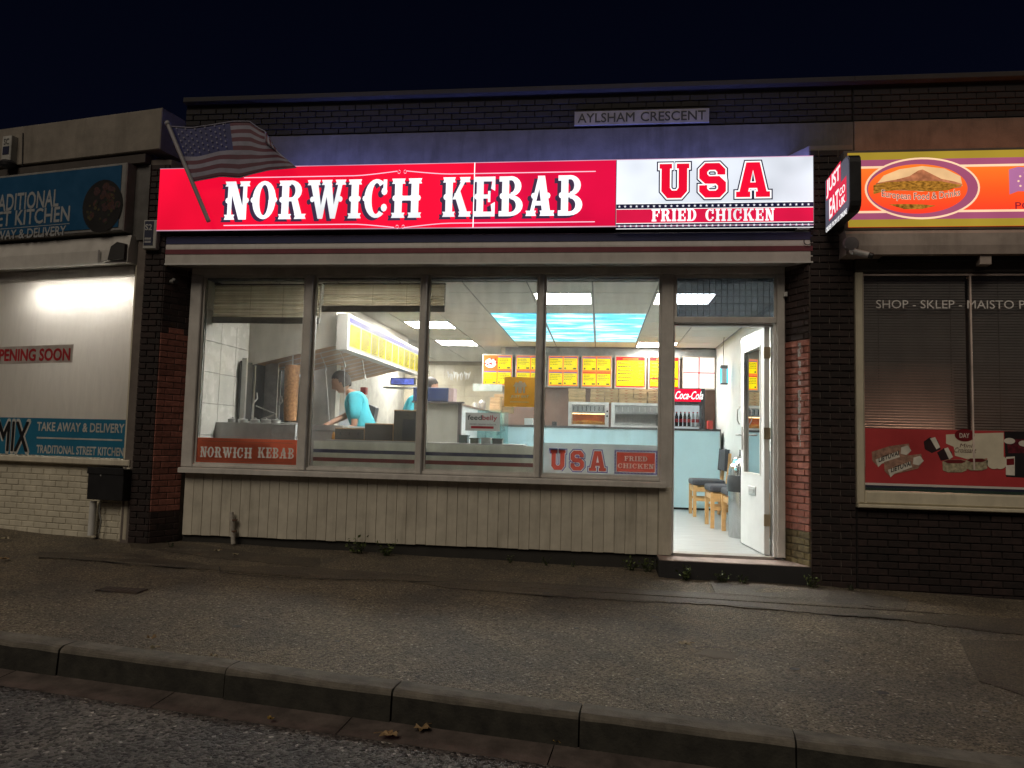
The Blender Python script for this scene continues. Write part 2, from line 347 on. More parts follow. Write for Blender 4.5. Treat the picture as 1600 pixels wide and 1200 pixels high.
def varsity(x0, x1, z0, z1, Y, fill, white, line, parent, see=False):
    tot = .90+.80+1.0+2*.30; kx = (x1-x0)/tot; kz = z1-z0; x = x0
    for c in 'USA':
        w, loops = VAR[c]; L = [[(x+a*kx, z0+b*kz) for a, b in l] for l in loops]
        lt = MB().flat(L, Y-.004).build('letter', fill, parent)
        if see:
            MB().flat([grow(L[0], .085*kz), grow(L[0], .04*kz)], Y-.002).build('letter_outline', line, lt); x += (w+.30)*kx; continue
        MB().flat([grow(L[0], .04*kz)]+[grow(l, -.03*kz) for l in L[1:]], Y-.003).build('letter_edge', white, lt)
        MB().flat([grow(L[0], .075*kz)], Y-.002).build('letter_outline', line, lt)
        x += (w+.30)*kx
_tc = {}
def text2d(s, bold=0.):
    k = s
    if k in _tc: return _tc[k]
    cu = bpy.data.curves.new('t', 'FONT'); cu.body = s; cu.resolution_u = 3; cu.fill_mode = 'FRONT'
    ob = bpy.data.objects.new('t', cu); COL.objects.link(ob)
    dg = bpy.context.evaluated_depsgraph_get(); me = bpy.data.meshes.new_from_object(ob.evaluated_get(dg))
    v = [(p.co.x, p.co.y) for p in me.vertices]; f = [tuple(p.vertices) for p in me.polygons]
    bpy.data.objects.remove(ob); bpy.data.curves.remove(cu); bpy.data.meshes.remove(me)
    xs = [p[0] for p in v]; ys = [p[1] for p in v]; x0, x1, y0, y1 = min(xs), max(xs), min(ys), max(ys)
    _tc[k] = ([((x-x0)/(x1-x0), (y-y0)/(y1-y0)) for x, y in v], f, (x1-x0)/(y1-y0)); return _tc[k]
name_axis = None
def text(s, x0, x1, z0, z1, Y, mt, parent, name='lettering', bold=0., shear=0., fn=None):
    v, f, asp = text2d(s); h = z1-z0
    mb = MB()
    if fn is None: fn = lambda a, b: (x0+a*(x1-x0)+shear*b*h, Y, z0+b*h)
    e = bold*1.3                                          # heavier weight: stacked, slightly shifted layers
    for k, (da, db) in enumerate(((0, 0), (e, 0), (-e, 0), (0, e), (0, -e), (e*.7, e*.7), (-e*.7, e*.7), (e*.7, -e*.7), (-e*.7, -e*.7)) if e else ((0, 0),)):
        off = Vector((0, -.00012*k, 0)) if name_axis is None else name_axis*.00012*k
        mb.add([Vector(fn(a+da/asp, b+db))+off for a, b in v], f)
    return mb.build(name, mt, parent)
def lines(mb, x0, x1, z0, z1, n, Y, h=.35, jag=.35):   # rows of unreadable small print
    dz = (z1-z0)/n
    for i in range(n):
        x = x0; zc = z1-dz*(i+.5); xe = x1-(x1-x0)*random.random()*jag
        while x < xe:
            w = (x1-x0)*random.uniform(.05, .16); mb.box(x, min(x+w, xe), Y, Y+.001, zc-dz*h/2, zc+dz*h/2); x += w+(x1-x0)*.03

# ------------------------------------------------------------------ ground
GA, GB, GC = -.147, -.0161, .02                        # pavement plane z = GA + GB x + GC y
def gz(x, y): return GA+GB*x+GC*y
KD = Vector((3.81, -.41)).normalized(); K0 = Vector((-3.03, -3.02))   # kerb line
def kerb(t, off=0.): p = K0+KD*t+Vector((KD.y, -KD.x))*off; return p.x, p.y   # off > 0: towards the road
def asphalt(name, base, chip, fleck, scale, bump, dist, warm=1.):
    m = bpy.data.materials.new(name); m.use_nodes = True; t = m.node_tree; b = t.nodes['Principled BSDF']; N = t.nodes.new; L = t.links.new
    geo = N('ShaderNodeNewGeometry')
    v1 = N('ShaderNodeTexVoronoi'); v1.inputs['Scale'].default_value = scale; v2 = N('ShaderNodeTexVoronoi'); v2.inputs['Scale'].default_value = scale*2.3
    n1 = N('ShaderNodeTexNoise'); n1.inputs['Scale'].default_value = 1.7; n1.inputs['Detail'].default_value = 8; n1.inputs['Roughness'].default_value = .65
    n2 = N('ShaderNodeTexNoise'); n2.inputs['Scale'].default_value = scale*.25; n2.inputs['Detail'].default_value = 5
    for x in (v1, v2, n1, n2): L(geo.outputs['Position'], x.inputs['Vector'])
    sx = N('ShaderNodeSeparateColor'); L(v1.outputs['Color'], sx.inputs[0])
    rp = N('ShaderNodeValToRGB'); e = rp.color_ramp.elements
    e[0].position = .0; e[0].color = (*[c*.42 for c in base], 1); e[1].position = .78; e[1].color = (*chip, 1)
    x = e.new(.975); x.color = (*chip, 1); x = e.new(.993); x.color = (*fleck, 1)
    L(sx.outputs[0], rp.inputs[0])
    mx = N('ShaderNodeMix'); mx.data_type = 'RGBA'; mx.blend_type = 'MULTIPLY'; mx.inputs[0].default_value = 1
    r2 = N('ShaderNodeValToRGB'); r2.color_ramp.elements[0].position = .32; r2.color_ramp.elements[0].color = (.52, .50, .49, 1); r2.color_ramp.elements[1].position = .7; r2.color_ramp.elements[1].color = (1.35, 1.26*warm, 1.05*warm, 1)
    L(n1.outputs['Fac'], r2.inputs[0]); L(rp.outputs[0], mx.inputs[6]); L(r2.outputs[0], mx.inputs[7]); L(mx.outputs[2], b.inputs['Base Color'])
    ad = N('ShaderNodeMath'); ad.operation = 'ADD'; ml = N('ShaderNodeMath'); ml.operation = 'MULTIPLY'; ml.inputs[1].default_value = .5
    L(v2.outputs['Distance'], ml.inputs[0]); L(v1.outputs['Distance'], ad.inputs[0]); L(ml.outputs[0], ad.inputs[1])
    a2 = N('ShaderNodeMath'); a2.operation = 'MULTIPLY_ADD'; a2.inputs[1].default_value = -1; L(ad.outputs[0], a2.inputs[0]); L(n2.outputs['Fac'], a2.inputs[2])
    bp = N('ShaderNodeBump'); bp.inputs['Strength'].default_value = bump; bp.inputs['Distance'].default_value = dist; L(a2.outputs[0], bp.inputs['Height']); L(bp.outputs[0], b.inputs['Normal'])
    mr = N('ShaderNodeMapRange'); mr.inputs[3].default_value = .42; mr.inputs[4].default_value = .85; L(n1.outputs['Fac'], mr.inputs[0]); L(mr.outputs[0], b.inputs['Roughness'])
    b.inputs['Specular IOR Level'].default_value = .4
    return m
m_pave = asphalt('pavement_asphalt', (.145, .127, .106), (.27, .238, .198), (.55, .52, .47), 105, 1., .012)
m_road = asphalt('road_asphalt', (.05, .05, .053), (.20, .20, .215), (.55, .55, .57), 66, 1., .016, .98)
m_patch = asphalt('trench_asphalt', (.095, .083, .070), (.13, .113, .095), (.2, .19, .18), 130, .8, .003)
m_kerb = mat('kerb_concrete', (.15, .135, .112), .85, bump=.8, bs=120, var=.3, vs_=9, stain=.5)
m_kface = mat('kerb_face_shade', (.032, .030, .024), .9, bump=.9, bs=90, var=.4, vs_=12)  # upright face: its shade is put into the darker colour
m_gut = mat('gutter_concrete', (.12, .095, .085), .85, bump=.7, bs=110, var=.35, vs_=7, stain=.6)

def grid(mb, A, B, C, D, nu, nv, zf):                   # sheet between four plan corners, height zf
    vv = []
    for j in range(nv+1):
        for i in range(nu+1):
            u, v = i/nu, j/nv
            p = (Vector(A)*(1-u)+Vector(B)*u)*(1-v)+(Vector(D)*(1-u)+Vector(C)*u)*v
            vv.append((p.x, p.y, zf(p.x, p.y)))
    mb.add(vv, [(j*(nu+1)+i, j*(nu+1)+i+1, (j+1)*(nu+1)+i+1, (j+1)*(nu+1)+i) for j in range(nv) for i in range(nu)])
def wob(x, y): return .006*math.sin(x*2.3+1)*math.sin(y*2.9)+.004*math.sin(x*5.1-y*3.3)
mb = MB(); grid(mb, kerb(-12, -.07), kerb(16, -.07), (13, .6), (-14, 2.6), 110, 40, lambda x, y: gz(x, y)+wob(x, y))
pav = tag(mb.build('pavement', m_pave, smooth=True), kind='structure')
mb = MB(); grid(mb, (-60, -60), (60, -60), kerb(40, .182), kerb(-40, .182), 60, 40, lambda x, y: gz(x, -3.3)-.135-.0*y+wob(x*.7, y*.6)-.02*(y < -25))
tag(mb.build('road', m_road, smooth=True), kind='structure')
mb = MB(); grid(mb, (-300, 300), (300, 300), (300, -300), (-300, -300), 2, 2, lambda x, y: -2.5)
tag(mb.build('ground', m_road), kind='structure')
# gutter channel between kerb and road
mb = MB()
for k in range(-6, 12):
    t0, t1 = k*.92+.12, (k+1)*.92+.115
    a, b = kerb(t0, .0), kerb(t1, .0); c, d = kerb(t1, .17), kerb(t0, .165)
    mb.add([(p[0], p[1], gz(p[0], p[1])-.125+(.012 if q else 0)-.012) for p, q in ((a, 1), (b, 1), (c, 0), (d, 0))], [(0, 3, 2, 1)])
    mb.add([(p[0], p[1], gz(p[0], p[1])-.137+dz) for p, dz in ((d, 0), (c, 0), (c, -.05), (d, -.05))], [(0, 1, 2, 3)])
tag(mb.build('gutter_path', m_gut), kind='structure')
# kerb stones, one by one
kr = thing('kerb', None, None); kr['kind'] = 'structure'
jt = [-12.2, -11.28, -10.36, -9.44, -8.52, -7.6, -6.68, -5.76, -4.84, -3.9, -2.98, -2.06, -1.14, -.2, .36, 1.30, 2.14, 2.98, 3.84, 4.76, 5.68, 6.6, 7.52, 8.44]
for k in range(9, len(jt)-1):
    t0, t1 = jt[k]+.004, jt[k+1]-.004; mb = MB(); zj = random.uniform(-.004, .004); oj = random.uniform(-.004, .004)
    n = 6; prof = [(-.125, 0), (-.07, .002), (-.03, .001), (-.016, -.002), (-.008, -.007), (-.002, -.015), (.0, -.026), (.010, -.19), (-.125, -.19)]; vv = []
    for i in range(n+1):
        t = t0+(t1-t0)*i/n
        for o, h in prof:
            x, y = kerb(t, o+oj); vv.append((x, y, gz(x, y)+.010+h+zj+random.uniform(-.0025, .0025)))
    m_ = len(prof)
    fs = [(i*m_+j, i*m_+(j+1) % m_, (i+1)*m_+(j+1) % m_, (i+1)*m_+j) for i in range(n) for j in range(m_)]
    fs += [tuple(range(m_)), tuple(range(n*m_+m_-1, n*m_-1, -1))]
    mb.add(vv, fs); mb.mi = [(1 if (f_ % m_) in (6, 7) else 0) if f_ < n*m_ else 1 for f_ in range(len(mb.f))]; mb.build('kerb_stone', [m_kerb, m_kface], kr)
# trench repair strips in the pavement (ragged edges), 4 mm above it
def strip(pts_top, pts_bot, name, dz=.006, mt=None):
    def fine(ps):
        out = []
        for (a, b), (c, d) in zip(ps, ps[1:]):
            n = max(2, int(abs(c-a)/14))
            for i in range(n): out.append((a+(c-a)*i/n, b+(d-b)*i/n+random.uniform(-.9, .9)))
        out.append(ps[-1]); return out
    T = [PZ(x, y, GA, GB, GC) for x, y in fine(pts_top)]; Bt = [PZ(x, y, GA, GB, GC) for x, y in fine(pts_bot)]
    loop = [(p.x, p.y) for p in T]+[(p.x, p.y) for p in reversed(Bt)]
    tr = tessellate_polygon([[Vector((x, y, 0)) for x, y in loop]])
    n = len(loop); mb = MB()
    mb.add([(x, y, gz(x, y)+wob(x, y)+dz) for x, y in loop]+[(x, y, gz(x, y)-.02) for x, y in loop], [tuple(t) for t in tr]+[(i, (i+1) % n, n+(i+1) % n, n+i) for i in range(n)])
    o = mb.build(name, mt or m_patch, pav); return o
strip([(60, 863), (200, 866), (345, 886), (500, 886), (700, 906), (840, 912), (1050, 924), (1250, 938), (1420, 956), (1600, 968)],
      [(60, 872), (205, 882), (342, 893), (500, 905), (620, 908), (702, 918), (840, 932), (1060, 944), (1120, 948), (1250, 956), (1420, 972), (1600, 994)], 'repair_strip', .007)
strip([(200, 846), (300, 850), (420, 868), (500, 872)], [(205, 857), (300, 868), (420, 880), (500, 886)], 'repair_patch', .005)
strip([(1105, 898), (1270, 912), (1420, 938)], [(1118, 930), (1262, 940), (1415, 954)], 'light_patch', .005, asphalt('worn_asphalt', (.10, .09, .08), (.15, .135, .12), (.4, .38, .35), 120, .8, .003))
strip([(1500, 1000), (1600, 1003)], [(1530, 1065), (1600, 1090)], 'dark_patch', .006)
# cracks along the repairs and loose ones
mb = MB()
for pts in ([(60, 872.5), (205, 883), (342, 894)], [(342, 888), (345, 899)], [(342, 897), (420, 904), (500, 906.5), (600, 911), (702, 911), (703, 919)], [(703, 920), (780, 928), (850, 933.5), (960, 940)], [(960, 940), (1060, 946), (1072, 943.5), (1110, 946), (1150, 949), (1250, 957.5), (1330, 964), (1425, 973)], [(1104, 905), (1112, 925), (1122, 936)], [(1028, 914), (1045, 911), (1062, 916)], [(150, 924), (185, 929)]):
    P3 = [PZ(x+random.uniform(-1, 1), y, GA, GB, GC) for (a, b), (c, d) in zip(pts, pts[1:]) for x, y in [(a+(c-a)*i/6, b+(d-b)*i/6+random.uniform(-.7, .7)) for i in range(6)]]
    for a, b in zip(P3, P3[1:]):
        w = random.uniform(.004, .010); mb.add([(a.x, a.y-w, gz(a.x, a.y)+.011+wob(a.x, a.y)), (b.x, b.y-w, gz(b.x, b.y)+.011+wob(b.x, b.y)), (b.x, b.y+w, gz(b.x, b.y)+.011+wob(b.x, b.y)), (a.x, a.y+w, gz(a.x, a.y)+.011+wob(a.x, a.y))], [(0, 1, 2, 3)])
mb.build('crack', dark_gap, pav)
# shallow pothole, drawn as a flat pale patch
c = PZ(1120, 1022, GA, GB, GC); mb = MB(); n = 18; ro = []; ri = []
for i in range(n):
    a = 2*math.pi*i/n; r_ = random.uniform(.8, 1.15); ro.append((c.x+.115*r_*math.cos(a), c.y+.085*r_*math.sin(a))); ri.append((c.x+.095*r_*math.cos(a), c.y+.068*r_*math.sin(a)))
mb.add([(x, y, gz(x, y)+wob(x, y)+.003) for x, y in ro]+[(x, y, gz(x, y)+wob(x, y)+.007) for x, y in ri], [(i, (i+1) % n, n+(i+1) % n, n+i) for i in range(n)]+[tuple(range(n, 2*n))])
mb.build('pothole', mat('pothole_base', (.17, .145, .115), .9, bump=.8, bs=130), pav)
mb = MB()
for i in range(9):
    a0, a1 = R(40+i*14), R(54+i*14); p, q_ = [(c.x+.112*math.cos(a), c.y+.083*math.sin(a)) for a in (a0, a1)]; w = random.uniform(.006, .014)
    mb.add([(p[0], p[1], gz(*p)+.012), (q_[0], q_[1], gz(*q_)+.012), (q_[0], q_[1]+w, gz(*q_)+.012), (p[0], p[1]+w, gz(*p)+.012)], [(0, 1, 2, 3)])
mb.build('pothole_rim_shadow', dark_gap, pav)  # dark crescent painting the shadow along the far rim
# trodden chewing gum and dark oil spots, each its own shape
for m_, n_, s0, s1 in ((mat('old_gum', (.26, .25, .23), .8), 26, .009, .017), (mat('oil_spot', (.045, .042, .04), .6), 16, .012, .04)):
    for i in range(n_):
        x, y = random.uniform(-4, 2.6), random.uniform(-2.9, -.45); s_ = random.uniform(s0, s1); z = gz(x, y)+wob(x, y)+.0035
        mb = MB(); mb.add([(x+s_*random.uniform(.8, 1.15)*math.cos(R(36*k)), y+s_*.9*random.uniform(.8, 1.15)*math.sin(R(36*k)), z) for k in range(10)], [tuple(range(10))]); mb.build('gum_spot' if s0 < .01 else 'oil_spot', m_, pav)
# utility cover on the left
c = PZ(190, 923, GA, GB, GC); mb = MB(); mb.box(c.x-.15, c.x+.15, c.y-.06, c.y+.06, gz(c.x, c.y)-.02, gz(c.x, c.y)+.010)
for i in range(7): mb.box(c.x-.14+i*.042, c.x-.12+i*.042, c.y-.05, c.y+.05, gz(c.x, c.y)+.008, gz(c.x, c.y)+.013)
tag(mb.build('utility_cover', mat('rusty_cover', (.07, .05, .04), .7, bump=.5)), 'small rusty ribbed utility cover in the pavement on the left', 'utility cover')
# loose chippings: pale grit lying on pavement and road, too small to count
gv = MB()
for k in range(1100):
    x = random.uniform(-4.5, 2.5); y = random.uniform(-4.6, -.3)
    kx = K0.y+(x-K0.x)*KD.y/KD.x
    onroad = y < kx-.18
    if kx-.2 < y < kx+.02: continue
    z = gz(x, y)+wob(x, y)+.003 if not onroad else gz(x, -3.3)-.135+wob(x*.7, y*.6)+.003
    s = random.uniform(.0022, .0055)*(1.35 if onroad else 1)*(1 if random.random() < .96 else 1.8); a = random.random()*6
    pts = [(x+s*random.uniform(.6, 1.3)*math.cos(a+t), y+s*random.uniform(.6, 1.3)*math.sin(a+t), z) for t in (0, 1.6, 3.1, 4.7)]
    gv.add(pts+[(x, y, z+s*.8)], [(0, 1, 4), (1, 2, 4), (2, 3, 4), (3, 0, 4)])
tag(gv.build('gravel', mat('pale_grit', (.30, .28, .25), .8, var=.4, vs_=40)), 'pale loose grit scattered over pavement and road', 'gravel', kind='stuff')
# ------------------------------------------------------------------ brickwork
BL, BH, BJ = .155, .0565, .007
def brick_mesh(L, m, name='brick', d=.002):
    mb = MB(); mb.bbox(-L/2, L/2, -d, .012, -BH/2+BJ/2, BH/2-BJ/2, .004); me = mb.mesh(name, False); me.materials.append(m); return me
_bm = {}
def bricks(parent, origin, ux, width, z0, z1, mt, limit=300, choose=None, alt=None, off=0., d=.002):
    """courses on a wall: origin (x,y) plan start, ux plan direction; outward normal is to the right of ux; returns bricks past the limit as one part"""
    u = Vector((ux[0], ux[1], 0)).normalized(); nrm = Vector((u.y, -u.x, 0))
    rot = Matrix((u, -nrm, Vector((0, 0, 1)))).transposed().to_4x4()
    items = []; k = 0; z = z0+BH/2
    while z+BH/2 <= z1+.004:
        s = -(k % 2)*BL/2+off; 
        while s < width:
            a, b = max(s, 0), min(s+BL, width)
            if b-a > .03: items.append((a, b, z))
            s += BL
        z += BH; k += 1
    if choose: items.sort(key=choose)
    rest = MB()
    for i, (a, b, z) in enumerate(items):
        L = round(b-a-BJ, 3); c = Vector((origin[0], origin[1], 0))+u*((a+b)/2)+Vector((0, 0, z))+nrm*random.uniform(-.0015, .0025)
        m_ = alt(a, z) if alt else mt; m_ = m_ or mt
        M4 = Matrix.Translation(c) @ rot @ Matrix.Rotation(random.uniform(-.006, .006), 4, 'Y')
        if i < limit:
            key = (L, m_.name, d)
            if key not in _bm: _bm[key] = brick_mesh(L, m_, d=d)
            inst('brick', _bm[key], M4, parent)
        else:
            tmp = MB(); tmp.bbox(-L/2, L/2, -d, .012, -BH/2+BJ/2, BH/2-BJ/2, .004); rest.add([M4 @ p for p in tmp.v], tmp.f)
    if rest.v: tag(rest.build('brick_remainder', mt, parent), kind='stuff')

# ------------------------------------------------------------------ the kebab shop building
S = thing('shop_building', 'single-storey brick takeaway shop with cream boards under four lit windows and open door', 'building', (-1.1, 0, -.15))
# upper wall, lintel band, coping
TOPZ = 4.105
uw = MB().box(-4.05, 2.14, .012, .35, 2.50, TOPZ).build('upper_wall', mortar_dark, S)
bricks(uw, (-4.05, 0), (1, 0), 6.19, 3.775, TOPZ-.01, brick_unlit, 300, choose=lambda t: -t[0])
MB().bbox(-4.055, 2.145, -.014, .0, 3.47, 3.765, .004).build('lintel', concrete, S)
MB().bbox(-4.06, 2.15, -.05, .40, TOPZ+.002, TOPZ+.055, .008).build('coping', coping_m, S)
# piers: splayed reveals of red brick beside fronts coloured dark as unlit
XR = P(1337, 640, -.25).x
pr = MB().plan([(1.575, .10), (1.575, .012), (1.712, -.238), (XR-.003, -.238), (XR-.003, .10)], -.4, 3.467).build('brick_pier', mortar, S)
moss = lambda a, z: brick_moss if z < .17+.05*math.sin(a*40) else None
bricks(pr, (1.565, .006), (.137, -.256), .29, -.15, 2.46, brick_red, 300, alt=lambda a, z: brick_moss if z < .22 else (brick_dark if z > 1.84+random.uniform(-.05, .05) else None))  # top courses painted dark as the shutter box's shadow; foot mossy
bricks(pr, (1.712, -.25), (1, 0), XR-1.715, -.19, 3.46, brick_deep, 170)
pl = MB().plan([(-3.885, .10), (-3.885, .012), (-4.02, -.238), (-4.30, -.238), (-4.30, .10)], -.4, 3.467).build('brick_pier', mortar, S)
bricks(pl, (-4.02, -.25), (.137, .256), .29, -.14, 2.46, brick_red, 300, alt=lambda a, z: brick_dark if (z > 1.84+random.uniform(-.05, .05) or z < .2) else None)  # top courses carry the painted shutter box shadow; foot dark too
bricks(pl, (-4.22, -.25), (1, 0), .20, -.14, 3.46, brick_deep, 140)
# efflorescence runs down both reveals
ef = MB()
for (x, y) in ((1.655, -.172), (1.661, -.183)):
    z = 1.80
    while z > .98:
        h = random.uniform(.02, .07); w = random.uniform(.006, .014)
        ef.add([(x-w*.5, y-.003+w*.9, z), (x+w*.5, y-.003-w*.9, z), (x+w*.5, y-.003-w*.9, z-h), (x-w*.5, y-.003+w*.9, z-h)], [(0, 1, 2, 3)]); z -= h+random.uniform(0, .05)
ef.v = [v+Vector((-.018, -.010, 0)) for v in ef.v]
ef.build('lime_stain', mat('lime_stain', (.34, .32, .30), .9, var=.4, vs_=60), pr)
# shutter box (canopy) under the sign
CB, CT = 2.466, 2.735
cn = MB().side([(-.25, CB), (-.25, CB+.155), (-.235, CT), (.0, CT), (.0, CB+.022), (-.235, CB)], -4.018, 1.735).build('shutter_box', offwhite, S)
for z0, z1, m_ in ((2.563, 2.607, mat('maroon_stripe', (.17, .03, .045), .5)), (2.66, 2.725, mat('navy_stripe', (.02, .025, .10), .5))):
    MB().box(-4.017, 1.734, -.2545 if z0 < 2.6 else -.250, -.236, z0, z1).build('stripe', m_, cn)
MB().box(-4.018, 1.735, -.258, -.2505, CB-.004, CB+.010).build('trim', white_pl, cn)
mb = MB(); c = P(1262, 377, -.27)
for i in range(12):
    a0, a1 = R(150+i*20), R(170+i*20)
    mb.tube((c.x+.03*math.cos(a0), -.27, c.z+.03*math.sin(a0)), (c.x+.03*math.cos(a1), -.27, c.z+.03*math.sin(a1)), .004, n=5)
mb.build('hook_ring', black_pl, cn)
# dark strip behind the sign foot
MB().box(-4.015, 1.732, -.20, -.0, 2.737, 2.762).build('sign_rail', dark_gap, S)

# windows
WB, WT = .634, 2.418
posts = [(-3.875, -3.762), (-2.747, -2.657), (-1.636, -1.576), (-.564, -.511), (.517, .627)]
sill = MB().side([(-.10, .556), (-.10, .596), (-.09, .602), (.06, .606), (.06, .556)], -3.865, .565).build('window_sill', greyframe, S)
rail = MB().bbox(-3.762, .517, -.035, .045, .606, WB, .006).build('bottom_rail', greyframe, S)
MB().bbox(-3.875, 1.562, -.04, .05, WT, 2.486, .008).build('head_rail', greyframe, S)
for i, (a, b) in enumerate(posts):
    z0 = .606 if i < 4 else -.005
    o = MB().bbox(a, b, -.045, .055, z0, WT-.002, .008).build('mullion' if 0 < i < 4 else 'window_post', greyframe, S)
    if 0 < i < 4: MB().box(b-.016, b-.004, -.052, -.0455, z0+.01, WT-.01).build('cover_strip', mat('bare_aluminium', (.6, .6, .6), .35, metal=.9), o)
for (a, b), (c, d) in zip(posts, posts[1:]):
    w = MB().box(b+.002, c-.002, .012, .018, WB+.002, WT-.002).build('window_pane', clear, S)
    bead = MB()
    for x0, x1, z0, z1 in ((b+.001, b+.018, WB, WT), (c-.018, c-.001, WB, WT), (b+.018, c-.018, WB+.001, WB+.018), (b+.018, c-.018, WT-.018, WT-.001)):
        bead.box(x0, x1, -.012, .010, z0, z1)
    bead.build('glazing_bead', greyframe, w)
# tongue-and-groove boards under the windows, one by one
sr = MB().box(-3.845, .5165, .004, .06, -.02, .555).build('stall_riser', mat('board_gap', (.42, .39, .32), .9), S)
n = 47; x0, x1 = -3.843, .508; w = (x1-x0)/n; bme = {}
for k in range(n):
    if 'b' not in bme:
        t = MB(); t.bbox(-w/2+.0012, w/2-.0012, -.010, .0, 0, .575, .0025); bme['b'] = t.mesh('board', False); bme['b'].materials.append(mat('board_paint', (.56, .525, .44), .5, bump=.15, bs=50, stain=.4, var=.1, obj=.06))
    inst('board', bme['b'], Matrix.Translation((x0+w*(k+.5), .002+random.uniform(-.001, .001), -.022+random.uniform(-.003, .003))), sr)
MB().box(-3.85, .52, .02, .07, -.4, -.024).build('plinth', mat('dark_plinth', (.03, .028, .025), .9, bump=.6), S)  # plain dark band from the boards down to the pavement
MB().bbox(.512, .615, -.052, -.0455, -.015, .56, .003).build('corner_board', mat('board_paint', (.4, .365, .285)), S)

# doorway: jamb, lintel, fanlight, step
MB().bbox(1.494, 1.562, -.045, .055, 0.001, WT-.002, .008).build('door_post', greyframe, S)
MB().box(1.470, 1.4935, -.02, .09, .002, 1.986).box(.6275, .640, -.02, .09, .002, 1.986).box(.641, 1.469, .0, .09, 1.970, 1.986).build('door_lining', white_paint, S)
MB().bbox(.6275, 1.4935, -.04, .055, 1.988, 2.042, .006).build('transom', greyframe, S)
fl = MB().box(.629, 1.492, .012, .018, 2.044, WT-.002).build('fanlight', glass('wired_glass', (.40, .43, .47), .22, (.16, .17, .20), .12), S)
wr = MB()
for i in range(1, 17): wr.box(.629+i*.0508-.0018, .629+i*.0508+.0018, .006, .009, 2.046, WT-.004)
for z in (2.10, 2.165, 2.225, 2.285, 2.345): wr.box(.631, 1.490, .003, .0055, z-.0012, z+.0012)
wr.build('wire_mesh', black_pl, fl)
MB().box(.629, .652, -.02, .0, 2.044, WT-.002).box(1.476, 1.492, -.02, .0, 2.044, WT-.002).box(.653, 1.475, -.02, .0, WT-.03, WT-.003).build('frame', greyframe, fl)
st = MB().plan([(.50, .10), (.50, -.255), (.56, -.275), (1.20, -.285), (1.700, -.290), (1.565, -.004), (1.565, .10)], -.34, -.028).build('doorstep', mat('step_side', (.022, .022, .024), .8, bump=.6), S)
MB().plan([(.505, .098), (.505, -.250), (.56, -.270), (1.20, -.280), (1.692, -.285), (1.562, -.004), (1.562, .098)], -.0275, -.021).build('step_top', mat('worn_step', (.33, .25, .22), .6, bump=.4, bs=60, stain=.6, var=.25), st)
MB().box(.64, 1.47, -.03, .10, -.0205, .003).build('threshold', mat('threshold', (.35, .33, .31), .5, metal=.3, stain=.5), S)
# electric contact box on the post
MB().bbox(1.545, 1.575, -.075, -.046, 2.215, 2.255, .004).build('contact_box', white_pl, S)

# the open door leaf (hinged on the right, swung inwards)
hx, hy = 1.452, .05; fx, fy = 1.395, .80
dl = Vector((fx-hx, fy-hy, 0)); DW = dl.length; du = dl.normalized(); dn = Vector((du.y, -du.x, 0))  # outward: away from the customer
DM = Matrix((du, -dn, Vector((0, 0, 1)))).transposed().to_4x4(); DM.translation = Vector((hx, hy, .012))
old = XF[0]
XF[0] = DM @ Matrix.Translation((0, .045, 0)) @ Matrix.Scale(-1, 4, (0, 1, 0))
DHH = 1.955
leaf = MB()
leaf.box(0, .105, 0, .045, 0, DHH).box(DW-.105, DW, 0, .045, 0, DHH).box(.105, DW-.105, 0, .045, DHH-.14, DHH).box(.105, DW-.105, 0, .045, 0, .66)
D = leaf.build('door', mat('door_paint', (.74, .75, .74), .35, var=.04, bump=.05), S)
MB().box(.112, DW-.112, .018, .024, .665, DHH-.145).build('pane', clear_in, D)
bd = MB()
for x0, x1, z0, z1 in ((.105, .12, .66, DHH-.14), (DW-.12, DW-.105, .66, DHH-.14), (.12, DW-.12, .66, .675), (.12, DW-.12, DHH-.155, DHH-.14)):
    bd.box(x0, x1, -.006, .016, z0, z1).box(x0, x1, .026, .05, z0, z1)
bd.build('glazing_bead', white_paint, D)
lp = MB().bbox(.25, .47, -.008, -.0005, .475, .555, .003).build('letter_plate', steel, D)
MB().box(.285, .435, -.0125, -.0085, .500, .532).build('flap', steel_dull, D)
hd = MB().bbox(DW-.075, DW-.035, -.010, -.0005, .88, 1.10, .003).build('handle_plate', steel_dull, D)
MB().tube((DW-.055, -.01, 1.02), (DW-.055, -.06, 1.02), .008).tube((DW-.055, -.06, 1.02), (DW-.19, -.06, 1.02), .008).build('lever', steel_dull, D)
MB().tube((DW-.055, .05, 1.02), (DW-.055, .10, 1.02), .008).tube((DW-.055, .10, 1.02), (DW-.17, .10, 1.02), .008).build('lever', steel_dull, D)
MB().path([(DW-.055, -.03, 1.12), (DW-.055, -.05, 1.16), (DW-.055, -.05, 1.26), (DW-.055, -.02, 1.29)], .006).build('pull_handle', steel_dull, D)
for z in (.24, .98, 1.68): MB().box(-.012, -.0005, -.004, .05, z, z+.10).build('hinge', mat('brass_hinge', (.35, .28, .18), .5, metal=.7), D)
